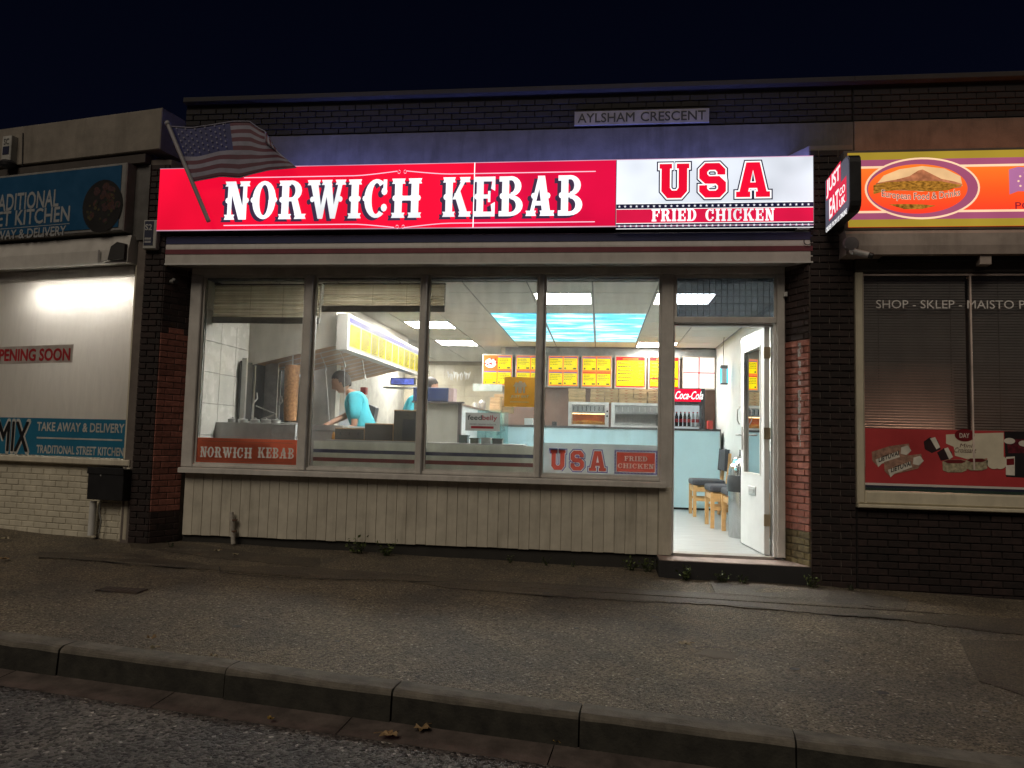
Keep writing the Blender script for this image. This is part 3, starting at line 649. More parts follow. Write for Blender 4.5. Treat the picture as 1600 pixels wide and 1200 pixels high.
# paper notices stuck inside the door glass
for k, (a, b, c, d, ms) in enumerate(((.12, .42, 1.52, 1.64, ((.75, .04, .03), (.8, .65, .02))), (.12, .33, 1.28, 1.46, ((.78, .35, .2), (.82, .75, .05))), (.15, .36, 1.02, 1.22, ((.7, .68, .66), (.75, .7, .68))))):
    T = MB().box(a, b, .0255, .0262, c, d).build('door_notice', mat('notice_%d' % k, ms[0], .5, var=.05))
    tag(T, ('red and yellow offer notice at the top of the door glass', 'orange and yellow price notice in the middle of the door glass', 'small pale paper notice low on the door glass')[k], 'notice')
    MB().box(a+.02, a+.12, .0247, .0253, c+.02, d-.02).build('price_panel', mat('notice_b%d' % k, ms[1], .5, var=.05), T)
    t_ = MB(); lines(t_, a+.14, b-.02, c+.02, d-.02, 4, .0243); t_.build('lettering', white_p if k == 0 else black_p, T)
XF[0] = old
# ------------------------------------------------------------------ illuminated fascia sign
g_red = glow('sign_red', (1.0, .004, .040), .86, .24, 1.1)
g_mag = glow('sign_crimson', (.92, .004, .065), .72, .22, 1.1)
g_white = glow('sign_white', (.84, .90, 1.0), .92, .30, 1.6)
g_letter = glow('letter_white', (.93, .97, 1.0), 1.08, .26, 2.0)
g_navy = mat('sign_navy_film', (.012, .014, .07), .3, emit=.05, ecol=(.10, .10, .45))
g_shadow = mat('letter_shadow_film', (.05, .03, .09), .3, emit=.075, ecol=(.42, .22, .60))
SY = -.31
SG = thing('fascia_sign', 'long illuminated red and white fascia sign above the takeaway shopfront', 'sign', (-1.18, -.2, 2.76))
Z0, Z1 = 2.766, 3.355
cab = MB().box(-4.085, 1.735, SY+.006, -.08, Z0, Z1).build('cabinet', mat('sign_cabinet', (.06, .055, .06), .5), SG)
MB().box(-3.0, 1.72, SY+.02, -.10, Z1+.001, Z1+.006).build('haze_strip', glow('sign_haze_glow', (.25, .30, 1.0), 6.0, .4, .8, (1, .2, .2)), cab)  # added glow strip imitating the blue haze above the sign
XJ = .104; XM = -1.128
MB().box(-4.08, XM-.003, SY, SY+.005, Z0+.008, Z1-.006).build('panel', g_red, SG)
MB().box(XM+.003, XJ-.003, SY, SY+.005, Z0+.008, Z1-.006).build('panel', g_mag, SG)
wp = MB().box(XJ+.003, 1.725, SY, SY+.005, Z0+.008, Z1-.006).build('panel', g_white, SG)
MB().box(XM-.003, XM+.003, SY-.006, SY+.005, Z0+.006, Z1-.004).build('panel_joint', glow('joint_leak', (1, 1, 1), 1.6), SG)
MB().box(-4.08, 1.725, SY-.004, SY+.006, Z1-.006, Z1-.001).box(-4.08, 1.725, SY-.004, SY+.006, Z0+.001, Z0+.008).build('edge_trim', glow('edge_leak', (1, .55, .75), .55, .4, 2), SG)
def sx(px, py=310): return P(px, py, SY).x
zb, zt = P(600, 341, SY).z, P(600, 280, SY).z
slab_word('NORWICH', sx(352), sx(659), zb, zt, SY-.006, g_letter, SG, shadow=(g_shadow, -.034, -.022))
slab_word('KEBAB', sx(692), sx(911), zb+.004, zt+.004, SY-.006, g_letter, SG, shadow=(g_shadow, -.034, -.022))
# ruled lines with scrolls above and below the name
g_line = glow('rule_pink', (1, .62, .80), 1.0)
for zz, s_ in ((P(600, 274, SY).z, 1), (P(600, 350, SY).z, -1)):
    mb = MB(); cx = sx(627); xl, xr = sx(380 if s_ > 0 else 352), sx(930)
    pts = []
    for i in range(41):
        x = xl+(xr-xl)*i/40; d = abs(x-cx); pts.append((x, zz+s_*.040*max(0, 1-d/.42)**1.3))
    for (a, b), (c, d) in zip(pts, pts[1:]):
        if abs((a+c)/2-cx) < .022: continue
        mb.add([(a, SY-.004, b-.004), (c, SY-.004, d-.004), (c, SY-.004, d+.004), (a, SY-.004, b+.004)], [(0, 1, 2, 3)])
    for e in (-1, 1):
        ox, oz = cx+e*.030, zz+s_*.026
        for i in range(12):
            a0, a1 = R(90*s_)+e*R(i*26)*s_, R(90*s_)+e*R((i+1)*26)*s_; r0 = .018*(1-i/22); r1 = .018*(1-(i+1)/22)
            p, q = (ox+r0*math.cos(a0), oz+r0*math.sin(a0)), (ox+r1*math.cos(a1), oz+r1*math.sin(a1))
            mb.add([(p[0], SY-.0045, p[1]-.003), (q[0], SY-.0045, q[1]-.003), (q[0], SY-.0045, q[1]+.003), (p[0], SY-.0045, p[1]+.003)], [(0, 1, 2, 3)])
    mb.build('ruled_line', g_line, SG)
# USA FRIED CHICKEN end
varsity(sx(1030), sx(1203), P(1115, 309, SY).z, P(1115, 255, SY).z, SY-.001, g_red, glow('letter_edge_white', (1, 1, 1), 1.1), g_navy, SG)
zs = [P(1115, y, SY).z for y in (317, 325.5, 347.5, 357)]
MB().box(XJ+.004, 1.724, SY-.002, SY-.0003, zs[2], zs[1]).build('red_band', glow('band_red', (.80, .01, .07), .85), SG)
for k, (zc, h) in enumerate((((zs[0]+zs[1])/2, .020), ((zs[2]+zs[3])/2, .020))):
    bnd = MB().box(XJ+.004, 1.724, SY-.003, SY-.0012, zc-h, zc+h).build('star_band', g_navy, SG)
    MB().box(XJ+.004, 1.724, SY-.0036, SY-.0031, zc-h-.006, zc-h-.001).box(XJ+.004, 1.724, SY-.0036, SY-.0031, zc+h+.001, zc+h+.006).build('band_edge', glow('letter_edge_white', (1, 1, 1), 1.1), SG)
    mb = MB(); n = 33
    for i in range(n):
        cx = XJ+.03+i*(1.60/n)
        pts = [(cx+(.013 if j % 2 == 0 else .0055)*math.sin(R(36*j)), zc+(.013 if j % 2 == 0 else .0055)*math.cos(R(36*j))) for j in range(10)]
        mb.flat([pts], SY-.0045)
    tag(mb.build('star_row', glow('star_white', (.9, .92, 1), .9), bnd), kind='stuff')
slab_word('FRIED', sx(1018, 338), sx(1088, 338), P(1050, 346, SY).z, P(1050, 327, SY).z, SY-.006, g_letter, SG, T=False)
slab_word('CHICKEN', sx(1102, 338), sx(1210, 338), P(1150, 345.5, SY).z, P(1150, 326.5, SY).z, SY-.006, g_letter, SG, T=False)
MB().bbox(1.60, 1.70, SY+.02, SY+.09, Z0-.028, Z0-.002, .003).build('driver_box', white_pl, SG)

# ------------------------------------------------------------------ flag board in front of the sign
FY = -.38
FL = thing('flag_board', 'cut-out stars and stripes flag on a slanting pole over the left end of the sign', 'flag', P(327, 346, FY))
pt, pb = P(262, 193, FY), P(326, 346, FY)
mb = MB().tube(pb, pt, .020, .020, 10); mb.ball(pt, .028, .028, .028, 10, 6)
mb.build('pole', mat('flag_pole', (.30, .29, .31), .5, var=.1), FL, smooth=True)
# hoist runs along the pole, fly edge droops to the lower right
H0, H1 = (268, 198), (302, 284)
topc = [(268, 198), (300, 200), (335, 195), (365, 190), (390, 190), (405, 201), (415, 206), (415, 222)]
botc = [(302, 284), (318, 281), (345, 276), (375, 278), (395, 272), (420, 266), (445, 264), (463, 262)]
NU, NV = 40, 26
def along(c, u):
    k = u*(len(c)-1); i = min(int(k), len(c)-2); f = k-i; return Vector(c[i])*(1-f)+Vector(c[i+1])*f
vv = []
for j in range(NV+1):
    for i in range(NU+1):
        u, v = i/NU, j/NV
        p = along(topc, u)*(1-v)+along(botc, u)*v
        p = p + Vector((0, 3.2*math.sin(u*9+v*2.5)*math.sin(math.pi*min(1, u*1.2))*math.sin(math.pi*v)))
        vv.append(P(p.x, p.y, FY+.022*math.sin(u*11+v*1.5)*u))
mb = MB()
for j in range(NV):
    for i in range(NU):
        mb.cur = 2 if (i/NU < .40 and j < 14) else (0 if (j//2) % 2 == 0 else 1)
        a = j*(NU+1)+i; mb.f.append([a, a+1, a+NU+2, a+NU+1]); mb.mi.append(mb.cur)
mb.v = [Vector(p) for p in vv]
cl = mb.build('cloth', [mat('flag_red', (.12, .035, .06), .6), mat('flag_white', (.26, .25, .33), .6), mat('flag_blue', (.035, .04, .15), .6)], FL, smooth=True)
sm = cl.modifiers.new('board', 'SOLIDIFY'); sm.thickness = .006; sm.offset = 1
stp = MB()
for r_ in range(9):
    for c_ in range(6 if r_ % 2 == 0 else 5):
        u = (.035+(c_+(0 if r_ % 2 == 0 else .5))*.064); v = .03+r_*.056
        fu, fv = u*NU, v*NV; iu, iv = int(fu), int(fv); fu -= iu; fv -= iv; G = lambda i, j: vv[j*(NU+1)+i]
        q = (G(iu, iv)*(1-fu)+G(iu+1, iv)*fu)*(1-fv)+(G(iu, iv+1)*(1-fu)+G(iu+1, iv+1)*fu)*fv
        stp.flat([[(q.x+(.011 if j % 2 == 0 else .005)*math.sin(R(36*j)), q.z+(.011 if j % 2 == 0 else .005)*math.cos(R(36*j))) for j in range(10)]], q.y-.012)
tag(stp.build('stars', mat('flag_white', (.36, .35, .4)), cl), kind='stuff')
eg = MB()
for i in range(NU): eg.tube(vv[i]-Vector((0, .003, 0)), vv[i+1]-Vector((0, .003, 0)), .006, n=5); eg.tube(vv[NV*(NU+1)+i]-Vector((0, .003, 0)), vv[NV*(NU+1)+i+1]-Vector((0, .003, 0)), .004, n=5)
for j in range(NV): eg.tube(vv[j*(NU+1)+NU], vv[(j+1)*(NU+1)+NU], .005, n=5)
eg.build('hem', mat('flag_white', (.36, .35, .4)), FL)

# ------------------------------------------------------------------ street name plate
a, b = P(898, 181, -.02), P(1108, 195, -.02)
NS = thing('street_name_plate', 'weathered white street name plate with black letters high on the brick wall', 'street sign', (a.x, -.02, 3.78))
MB().bbox(-.275, .918, -.034, -.016, 3.785, 3.915, .003).build('plate', mat('plate_enamel', (.24, .22, .21), .5, stain=.6, var=.2), NS)
text('AYLSHAM', -.245, .262, 3.808, 3.893, -.036, mat('plate_black', (.012, .012, .014), .5), NS, 'letters', bold=.014)
text('CRESCENT', .318, .888, 3.808, 3.893, -.036, mat('plate_black', (.012, .012, .014), .5), NS, 'letters', bold=.014)

# ------------------------------------------------------------------ projecting box sign on the right pier
xw = P(1290, 320, -.30).x
JS = thing('projecting_sign', 'grey double-sided projecting box sign with white on red lettering, beside the right pier', 'sign', (xw+.03, -.27, 2.75))
y0, y1 = -.29, -.29-.60
zc0, zc1 = P(1290, 366, -.30).z+.02, P(1290, 281, -.30).z
r_ = .07
prof = [(y0, zc0), (y0, zc1)] + [(y1+r_*(1-math.sin(R(t))), zc1-r_*(1-math.cos(R(t)))) for t in (0, 30, 60, 90)] + [(y1+r_*(1-math.cos(R(t))), zc0+r_*(1-math.sin(R(t)))) for t in (0, 30, 60, 90)]
MB().side(prof, xw+.004, xw+.085).build('case', mat('sign_case_black', (.02, .02, .022), .4), JS)
MB().side([(y*1.0+(.012 if y < -.6 else -.012), z+(-.012 if z > 3 else .012)) for y, z in prof], xw-.001, xw+.0035).build('face', glow('face_grey', (.20, .20, .28), .42, .3, 3), JS)
LX = xw-.004
name_axis = Vector((-1, 0, 0))
def on_side(s, ya, yb, za, zb_, m_, name, x, bold=.0, sh=.0): text(s, 0, 1, 0, 1, 0, m_, JS, name, bold=bold, fn=lambda a, b: (x, ya+(yb-ya)*a+sh*b, za+(zb_-za)*b+.10*a*(zb_-za)))
zm = (zc0+zc1)/2
g_jr = glow('logo_red', (.85, .01, .06), .8); g_jw = glow('logo_white', (1, 1, 1), .9)
mb = MB()
for (ya, yb, za, zb_) in ((-.33, -.70, .03, .20), (-.40, -.83, -.16, .035)):
    mb.add([(xw-.0025, ya, zm+za), (xw-.0025, yb, zm+za+.03), (xw-.0025, yb, zm+zb_+.03), (xw-.0025, ya, zm+zb_)], [(0, 1, 2, 3)])
mb.build('logo_backing', g_jr, JS)
on_side('JUST', -.345, -.685, zm+.045, zm+.19, g_jw, 'lettering', LX, .02)
on_side('EAT', -.415, -.65, zm-.145, zm+.01, g_jw, 'lettering', LX, .02)
on_side('CO', -.67, -.80, zm-.05, zm+.01, g_jw, 'lettering', LX, .02)
on_side('UK', -.67, -.80, zm-.135, zm-.075, g_jw, 'lettering', LX, .02)
on_side('ORDER FROM US ONLINE', -.32, -.84, zm-.235, zm-.195, g_jw, 'lettering', LX, .01)
name_axis = None
MB().box(xw+.02, xw+.06, -.29, -.235, zm-.15, zm-.10).box(xw+.02, xw+.06, -.29, -.235, zm+.10, zm+.15).build('bracket', black_pl, JS)
# alarm box on the left pier and camera domes
def alarm(name, label, px, py, w, h, Y, txt):
    c = P(px, py, Y); a = thing(name, label, 'alarm box', (c.x, Y+.06, c.z-h/2))
    MB().bbox(c.x-w/2, c.x+w/2, Y, Y+.07, c.z-h/2, c.z+h/2, .006).build('case', mat('alarm_case', (.40, .40, .38), .5, stain=.3), a)
    MB().bbox(c.x-w/2+.012, c.x+w/2-.03, Y-.004, Y-.0005, c.z-h/2+.03, c.z+h/2-.012, .002).build('cover', mat('alarm_cover', (.03, .035, .07), .4), a)
    text(txt, c.x-w*.34, c.x+w*.16, c.z+h*.14, c.z+h*.34, Y-.006, grey_w, a, bold=.03)
    m_ = MB(); lines(m_, c.x-w*.34, c.x+w*.18, c.z-h*.32, c.z-h*.10, 2, Y-.0055, .6, .1); m_.build('small_print', grey_w, a)
grey_w = mat('pale_grey_print', (.42, .42, .42), .5)
alarm('alarm_box', 'slim dark alarm box with pale lettering beside the left end of the red sign', 234, 366, .13, .27, -.31, 'S2')
def bullet(name, label, c, aim, s=1., col=None):
    t = thing(name, label, 'security camera', c); c = Vector(c); aim = Vector(aim).normalized()
    body = mat('camera_white', (.55, .54, .53), .4) if col is None else col
    MB().tube(c, c+aim*.12*s, .026*s, .026*s, 14).build('housing', body, t, smooth=True)
    MB().tube(c+aim*.121*s, c+aim*.155*s, .027*s, .024*s, 14).build('lens_hood', black_pl, t, smooth=True)
    up = c+aim*.04*s
    MB().tube(up-Vector((0, 0, .02*s)), up+Vector((-.03*s, .05*s, .03*s)), .010*s, n=8).tube(up+Vector((-.03*s, .05*s, .03*s)), up+Vector((-.03*s, .075*s, .03*s)), .03*s, n=12).build('bracket', body, t)
    return t
bullet('security_camera', 'dim white bullet camera on the brickwork left of the shop windows', P(268, 440, -.20), (.75, -.6, -.15), .75, mat('camera_dull', (.20, .20, .19), .5))
# dark corner box at that camera is left to the shadows
# ------------------------------------------------------------------ left neighbour: blue-signed shop, turned with the bend of the street
XF[0] = Matrix.Translation((-4.02, -.25, 0)) @ Matrix.Rotation(R(-10.5), 4, 'Z')
LB = thing('shop_building', 'shop on the left with whitewashed glowing window and white painted bricks below', 'building', (-1.7, 0, -.05))
UL = -3.3
pf = MB().box(-.222, -.212, .0, .3, -.4, 3.42).build('party_pier', mortar_dark, LB)
lw = MB().box(UL, -.235, .012, .20, -.4, .60).build('riser_wall', mat('painted_mortar', (.50, .46, .36), .7, bump=.3), LB)
bricks(lw, (UL, 0), (1, 0), -.30-UL, -.075, .575, brick_white, 300, choose=lambda t: -t[0], d=-.007)
MB().bbox(-.300, -.222, -.035, .2, -.06, .60, .006).build('corner_post', cream, LB)
MB().bbox(UL, -.222, -.05, .10, .602, .662, .01).build('window_sill', cream, LB)
MB().bbox(-.312, -.222, -.03, .08, .664, 2.47, .008).build('window_post', cream, LB)
MB().bbox(UL, -.312, -.03, .08, 2.372, 2.47, .008).build('head_rail', greyframe, LB)
wash = glass('whitewashed_glass', (.85, .8, .72), .0)
def wash_mat():
    m = bpy.data.materials.new('smeared_whitewash'); m.use_nodes = True; t = m.node_tree; N = t.nodes.new; L = t.links.new
    t.nodes.remove(t.nodes['Principled BSDF']); o = t.nodes['Material Output']
    df = N('ShaderNodeBsdfDiffuse'); tl = N('ShaderNodeBsdfTranslucent'); tr = N('ShaderNodeBsdfTransparent')
    for x in (df, tl): x.inputs[0].default_value = (.81, .79, .75, 1)
    geo = N('ShaderNodeNewGeometry'); mp = N('ShaderNodeMapping'); mp.inputs['Scale'].default_value = (9, 9, 1.2); L(geo.outputs['Position'], mp.inputs[0])
    nz = N('ShaderNodeTexNoise'); nz.inputs['Scale'].default_value = 2; nz.inputs['Detail'].default_value = 9; nz.inputs['Roughness'].default_value = .7; nz.inputs['Distortion'].default_value = .8; L(mp.outputs[0], nz.inputs['Vector'])
    m1 = N('ShaderNodeMixShader'); m1.inputs[0].default_value = .72; L(df.outputs[0], m1.inputs[1]); L(tl.outputs[0], m1.inputs[2])
    mr = N('ShaderNodeMapRange'); mr.inputs[1].default_value = .35; mr.inputs[2].default_value = .75; mr.inputs[3].default_value = .86; mr.inputs[4].default_value = .97; L(nz.outputs['Fac'], mr.inputs[0])
    m2 = N('ShaderNodeMixShader'); L(mr.outputs[0], m2.inputs[0]); L(tr.outputs[0], m2.inputs[1]); L(m1.outputs[0], m2.inputs[2]); L(m2.outputs[0], o.inputs[0]); return m
gp = MB().box(UL, -.314, .02, .026, .664, 2.370).build('window_pane', wash_mat(), LB)
# shutter box, bracket, roller end
sb = MB().side([(-.13, 2.475), (-.13, 2.60), (-.10, 2.735), (.02, 2.735), (.02, 2.475)], UL, -.30).build('shutter_box', offwhite, LB)
MB().box(UL, -.30, -.136, -.1305, 2.472, 2.484).build('trim', white_pl, sb)
MB().prism([(-.50, 2.50), (-.47, 2.62), (-.40, 2.66), (-.31, 2.64), (-.31, 2.49)], -.165, -.131).build('torn_end_cap', mat('grubby_black', (.03, .028, .028), .7), sb)
MB().path([(-.62, -.15, 2.60), (-.62, -.15, 2.47), (-.50, -.15, 2.50)], .008).build('rod', steel_dull, sb)
# white concrete fascia along the roof edge
MB().bbox(UL, P(251, 205, -.10).x, -.10, .2, 3.53, 3.925, .008).build('roof_fascia', mat('weathered_white', (.22, .195, .165), .7, bump=.4, stain=.5, var=.15), LB)
MB().box(UL, -.22, .0, .2, 2.735, 3.53).build('upper_wall', concrete, LB)
MB().box(UL, -.20, -.10, .0, 3.42, 3.50).build('gutter_board', mat('dark_timber', (.06, .05, .045), .8), LB)
# unlit blue sign
BS = thing('fascia_sign', 'unlit blue fascia sign with white lettering and a round bowl picture, left shop', 'sign', (-1.7, -.1, 2.77))
MB().bbox(UL, -.345, -.16, -.0, 2.765, 3.41, .01).build('frame', mat('sign_frame_grey', (.22, .215, .21), .5), BS)
MB().box(-.342, -.18, -.05, .0, 2.70, 3.41).build('return_panel', mat('sign_return', (.12, .115, .11), .5), BS)
blue_p = mat('blue_sign_face', (.009, .070, .16), .4, var=.08); BY = -.166
MB().box(UL, -.40, BY, -.1605, 2.80, 3.385).build('face', blue_p, BS)
pw = mat('sign_lettering', (.30, .31, .32), .5, var=.05)
def lz(px, py): p = P(px, py, BY); return p.x, p.z
a = lz(92, 310); b = lz(0, 335)
text('TRADITIONAL', lz(-22, 312)[0], lz(92, 308)[0], lz(50, 325)[1]-.005, lz(50, 300)[1], BY-.002, pw, BS, bold=.022)
text('STREET KITCHEN', lz(-46, 345)[0], lz(109, 335)[0], lz(50, 350)[1], lz(50, 327)[1], BY-.002, pw, BS, bold=.022)
MB().box(UL, lz(109, 348)[0], BY-.002, BY-.0005, lz(50, 354)[1]-.004, lz(50, 354)[1]+.003).build('rule', pw, BS)
text('TAKE AWAY & DELIVERY', lz(-50, 368)[0], lz(103, 360)[0], lz(50, 371)[1], lz(50, 357)[1], BY-.002, pw, BS, bold=.022)
cx, cz = lz(160, 322); rx = (lz(191, 322)[0]-lz(129, 322)[0])/2; rz = (lz(160, 281)[1]-lz(160, 363)[1])/2
disc = lambda cx, cz, rx, rz, n=28, a=0: [(cx+rx*math.cos(2*math.pi*i/n)*math.cos(a)-rz*math.sin(2*math.pi*i/n)*math.sin(a), cz+rx*math.cos(2*math.pi*i/n)*math.sin(a)+rz*math.sin(2*math.pi*i/n)*math.cos(a)) for i in range(n)]
bw = MB().flat([disc(cx, cz, rx, rz)], BY-.002).build('bowl_picture', mat('bowl_dark', (.008, .007, .007), .5), BS)
for k, (n, c1, c2, c3) in enumerate(((10, (.05, .016, .010), .05, .02), (14, (.05, .018, .02), .035, .018), (12, (.05, .04, .012), .02, .010), (12, (.015, .02, .008), .018, .01))):
    for i in range(n):
        t = random.random()*6.28; q = random.random()**.5*.78; mb = MB()
        mb.flat([disc(cx+rx*q*math.cos(t), cz+rz*q*math.sin(t), random.uniform(c3, c2), random.uniform(c3, c2), 9, random.random()*3)], BY-.0025-.0004*(k*14+i)/10)
        mb.build('food', mat('food_%d' % k, c1, .6, var=.4, vs_=60), bw)
# window graphics
vz0, vz1 = P(100, 713, .015).z+.003, P(198, 656, .015).z
vn = thing('window_graphic', 'blue vinyl strip along the foot of the left shop window', 'window sign', (-1.5, .015, vz0))
MB().box(UL, -.322, .012, .0185, vz0, vz1).build('vinyl', mat('blue_vinyl', (.018, .155, .27), .4, var=.06), vn)
vx = lambda px, py: P(px, py, .010).x
vw = mat('vinyl_white', (.50, .49, .46), .5)
text('TAKE AWAY & DELIVERY', vx(58, 668), vx(194, 668), P(120, 674.5, .01).z, P(120, 661, .01).z, .0105, vw, vn, bold=.03)
MB().box(vx(57, 686), vx(191, 686), .0105, .0115, P(120, 687, .01).z, P(120, 684.5, .01).z).build('rule', vw, vn)
text('TRADITIONAL STREET KITCHEN', vx(57, 703), vx(193, 703), P(120, 710, .01).z, P(120, 697.5, .01).z, .0105, vw, vn, bold=.03)
text('MIX', vx(-6, 685), vx(46, 685), P(20, 706, .01).z, P(20, 657.5, .01).z, .0110, vw, vn, 'logo_outline', bold=.055)
text('MIX', vx(-4, 685), vx(44, 685), P(20, 704, .01).z, P(20, 659.5, .01).z, .0085, black_p, vn, 'logo', bold=.02)
bz = [P(60, 568, .012).z, P(60, 540.5, .012).z]; b1 = P(114, 552, .012).x
bn = thing('paper_banner', 'grey paper banner with red capitals stuck on the whitewashed window', 'banner', (b1-.6, .012, bz[0]))
MB().add([(b1-1.5, .012, bz[0]-.01), (b1, .012, bz[0]+.008), (b1+.003, .012, bz[1]+.01), (b1-1.5, .012, bz[1]-.012)], [(0, 1, 2, 3)]).build('paper', mat('banner_paper', (.46, .41, .38), .6), bn)
text('OPENING SOON', b1-1.055, b1-.035, bz[0]+.03, bz[1]-.03, .010, mat('banner_red', (.42, .02, .03), .5), bn, bold=.035)
# bare strip light in the whitewashed shop, room around it
MB().box(UL-.3, .3, 2.6, 2.7, -.1, 2.75).box(UL-.4, UL-.3, .05, 2.7, -.1, 2.75).box(-.21, -.12, .12, 2.6, -.1, 2.75).box(UL-.3, -.21, .05, 2.6, 2.60, 2.72).box(UL-.3, -.21, .05, 2.6, -.2, -.1).build('wall', mat('bare_plaster', (.62, .57, .50), .8, var=.1)).__setitem__('kind', 'structure')
tl = thing('strip_light', 'bright fluorescent strip light glowing behind the whitewashed window', 'light', (-1.1, .4, 2.3))
MB().box(-1.60, -.345, .12, .22, 2.28, 2.33).build('batten', white_pl, tl)
MB().box(-1.57, -.38, .115, .225, 2.215, 2.279).build('diffuser', glow('tube_warm', (1, .95, .88), 28, .03), tl)
mb = MB()                                                  # shelving seen dimly through the smears
for z in (.9, 1.22): mb.box(-1.4, -.45, .9, 1.2, z, z+.02)
for x in (-1.38, -.9, -.47): mb.box(x-.015, x+.015, .9, 1.2, -.1, 1.35)
tag(mb.build('shelf_rack', steel_dull), 'metal shelf rack dimly visible through the whitewashed window', 'rack')
# wall box with white conduit under the window
pc = [P(x, y, -.10) for x, y in ((141, 731), (199, 731), (196, 783), (139, 780))]
wb = thing('wall_box', 'black steel post box on the white bricks under the left window', 'post box', (pc[3].x, -.03, pc[3].z))
MB().bbox(pc[3].x, pc[1].x-.01, -.13, -.036, pc[2].z, pc[0].z, .006).build('case', black_pl, wb)
MB().bbox(pc[3].x-.006, pc[1].x-.004, -.138, -.131, pc[0].z-.05, pc[0].z+.012, .003).build('lid', black_pl, wb)
MB().lathe(((pc[0].x+pc[1].x)/2-.05, -.131, (pc[0].z+pc[2].z)/2+.08), [(.008, -.004), (.008, .0)], 10, 'y').build('lock', steel, wb)
q0, q1 = P(146, 783, -.055), P(139, 836, -.055)
tag(MB().tube(q0, (q0.x, q0.y, q1.z), .030, .032, 12).build('conduit', white_pl, smooth=True), 'white plastic pipe running down from the black post box', 'pipe')
tag(MB().path([P(157, 783, -.05), P(155, 800, -.05), P(158, 815, -.05), P(154, 834, -.05)], .007).build('cable', mat('grey_cable', (.2, .2, .19), .5)), 'thin grey cable hanging beside the white pipe', 'cable')
c = P(17, 235, -.12)
al = thing('alarm_box', 'narrow alarm box with dark print on the white roof fascia, far left', 'alarm box', (c.x, -.22, c.z))
MB().bbox(c.x-.06, c.x+.06, -.17, -.102, c.z-.14, c.z+.13, .006).build('case', mat('alarm_case', (.4, .4, .38)), al)
MB().box(c.x-.04, c.x+.04, -.174, -.1705, c.z-.06, c.z+.02).build('label', mat('alarm_cover', (.03, .035, .07)), al)
text('SC', c.x-.035, c.x+.035, c.z+.04, c.z+.10, -.173, black_p, al)
tag(MB().lathe((c.x+.02, -.15, c.z-.20), [(.03, 0), (.075, .02), (.08, .05), (.06, .075)], 16).build('lamp_dome', black_pl, smooth=True), 'black dome lamp under the far left alarm box', 'lamp')
tag(MB().path([P(36, 208, -.105), P(35, 259, -.105)], .006).build('cable', black_pl), 'black cable running down the white roof fascia', 'cable')
XF[0] = Matrix.Identity(4)

# ------------------------------------------------------------------ right neighbour: food shop with orange sign
RB = thing('shop_building', 'dark brick food shop on the right with cream-framed window and drawn blinds', 'building', (3.2, -.25, -.2))
RW = -.25; X1 = 5.2
WX = P(1349, 600, RW).x; wz0, wz1 = P(1450, 769.5, RW).z, P(1450, 430, RW).z; sz = P(1450, 790, RW).z
bw_ = MB().box(XR+.003, X1, RW+.012, .0, -.6, sz-.002).build('riser_wall', mortar_dark, RB)
bricks(bw_, (XR+.004, RW), (1, 0), X1-XR-.01, -.245, sz-.004, brick_deep, 300, choose=lambda t: t[0])
fr = MB().bbox(XR, WX, RW-.03, RW+.08, sz, wz1+.02, .012).bbox(WX, X1, RW-.03, RW+.08, sz, wz0, .012).build('window_frame', mat('cream_upvc', (.62, .57, .44), .45, var=.08, stain=.25), RB)
MB().bbox(XR-.004, X1, RW-.06, RW+.08, sz-.03, sz-.002, .006).build('window_sill', mat('cream_upvc', (.4, .365, .28)), RB)
MB().bbox(XR, X1, RW-.02, RW+.08, wz1+.022, wz1+.16, .008).build('head_rail', mat('dark_head', (.075, .065, .06), .7, stain=.4), RB)  # rail over the window, darker than the frame
XS = P(1520, 600, RW).x
MB().box(WX+.002, X1, RW+.02, RW+.026, wz0+.002, wz1+.018).build('window_pane', glass('dull_glass', (.9, .9, .9), .03), RB)
MB().box(WX+.004, X1, RW+.004, RW+.019, wz1-.002, wz1+.012).box(WX+.001, WX+.010, RW+.004, RW+.019, wz0+.19, wz1-.003).box(XS-.006, XS+.006, RW+.004, RW+.019, wz0+.19, wz1-.003).build('glazing_bar', mat('pink_bead', (.75, .62, .56), .5), RB)
rb = MB().side([(-.42, 2.49), (-.43, 2.56), (-.42, 2.66), (-.36, 2.72), (-.24, 2.72), (-.24, 2.49)], P(1322, 400, -.42).x, X1).build('shutter_box', mat('aged_shutter', (.45, .38, .34), .5, var=.12, stain=.4), RB)
MB().box(P(1322, 400, -.42).x+.3, X1, -.36, -.24, 2.455, 2.488).build('shutter_slot', dark_gap, rb)
MB().bbox(P(1530, 420, -.38).x, P(1548, 420, -.38).x, -.40, -.33, 2.41, 2.487, .004).build('shutter_lock', mat('aged_shutter', (.26, .22, .2)), rb)
uw2 = MB().box(2.150, X1, .012, .35, 2.2, TOPZ).build('upper_wall', mortar_dark, RB)
bricks(uw2, (2.150, 0), (1, 0), X1-2.15, 3.775, TOPZ-.01, brick_unlit, 300, choose=lambda t: t[0])
MB().bbox(2.150, X1, -.020, .0, 3.47, 3.765, .004).build('lintel', mat('brown_concrete', (.16, .12, .10), .85, bump=.5, stain=.5), RB)
MB().bbox(2.150, X1, -.05, .40, TOPZ+.002, TOPZ+.055, .008).build('coping', coping_m, RB)
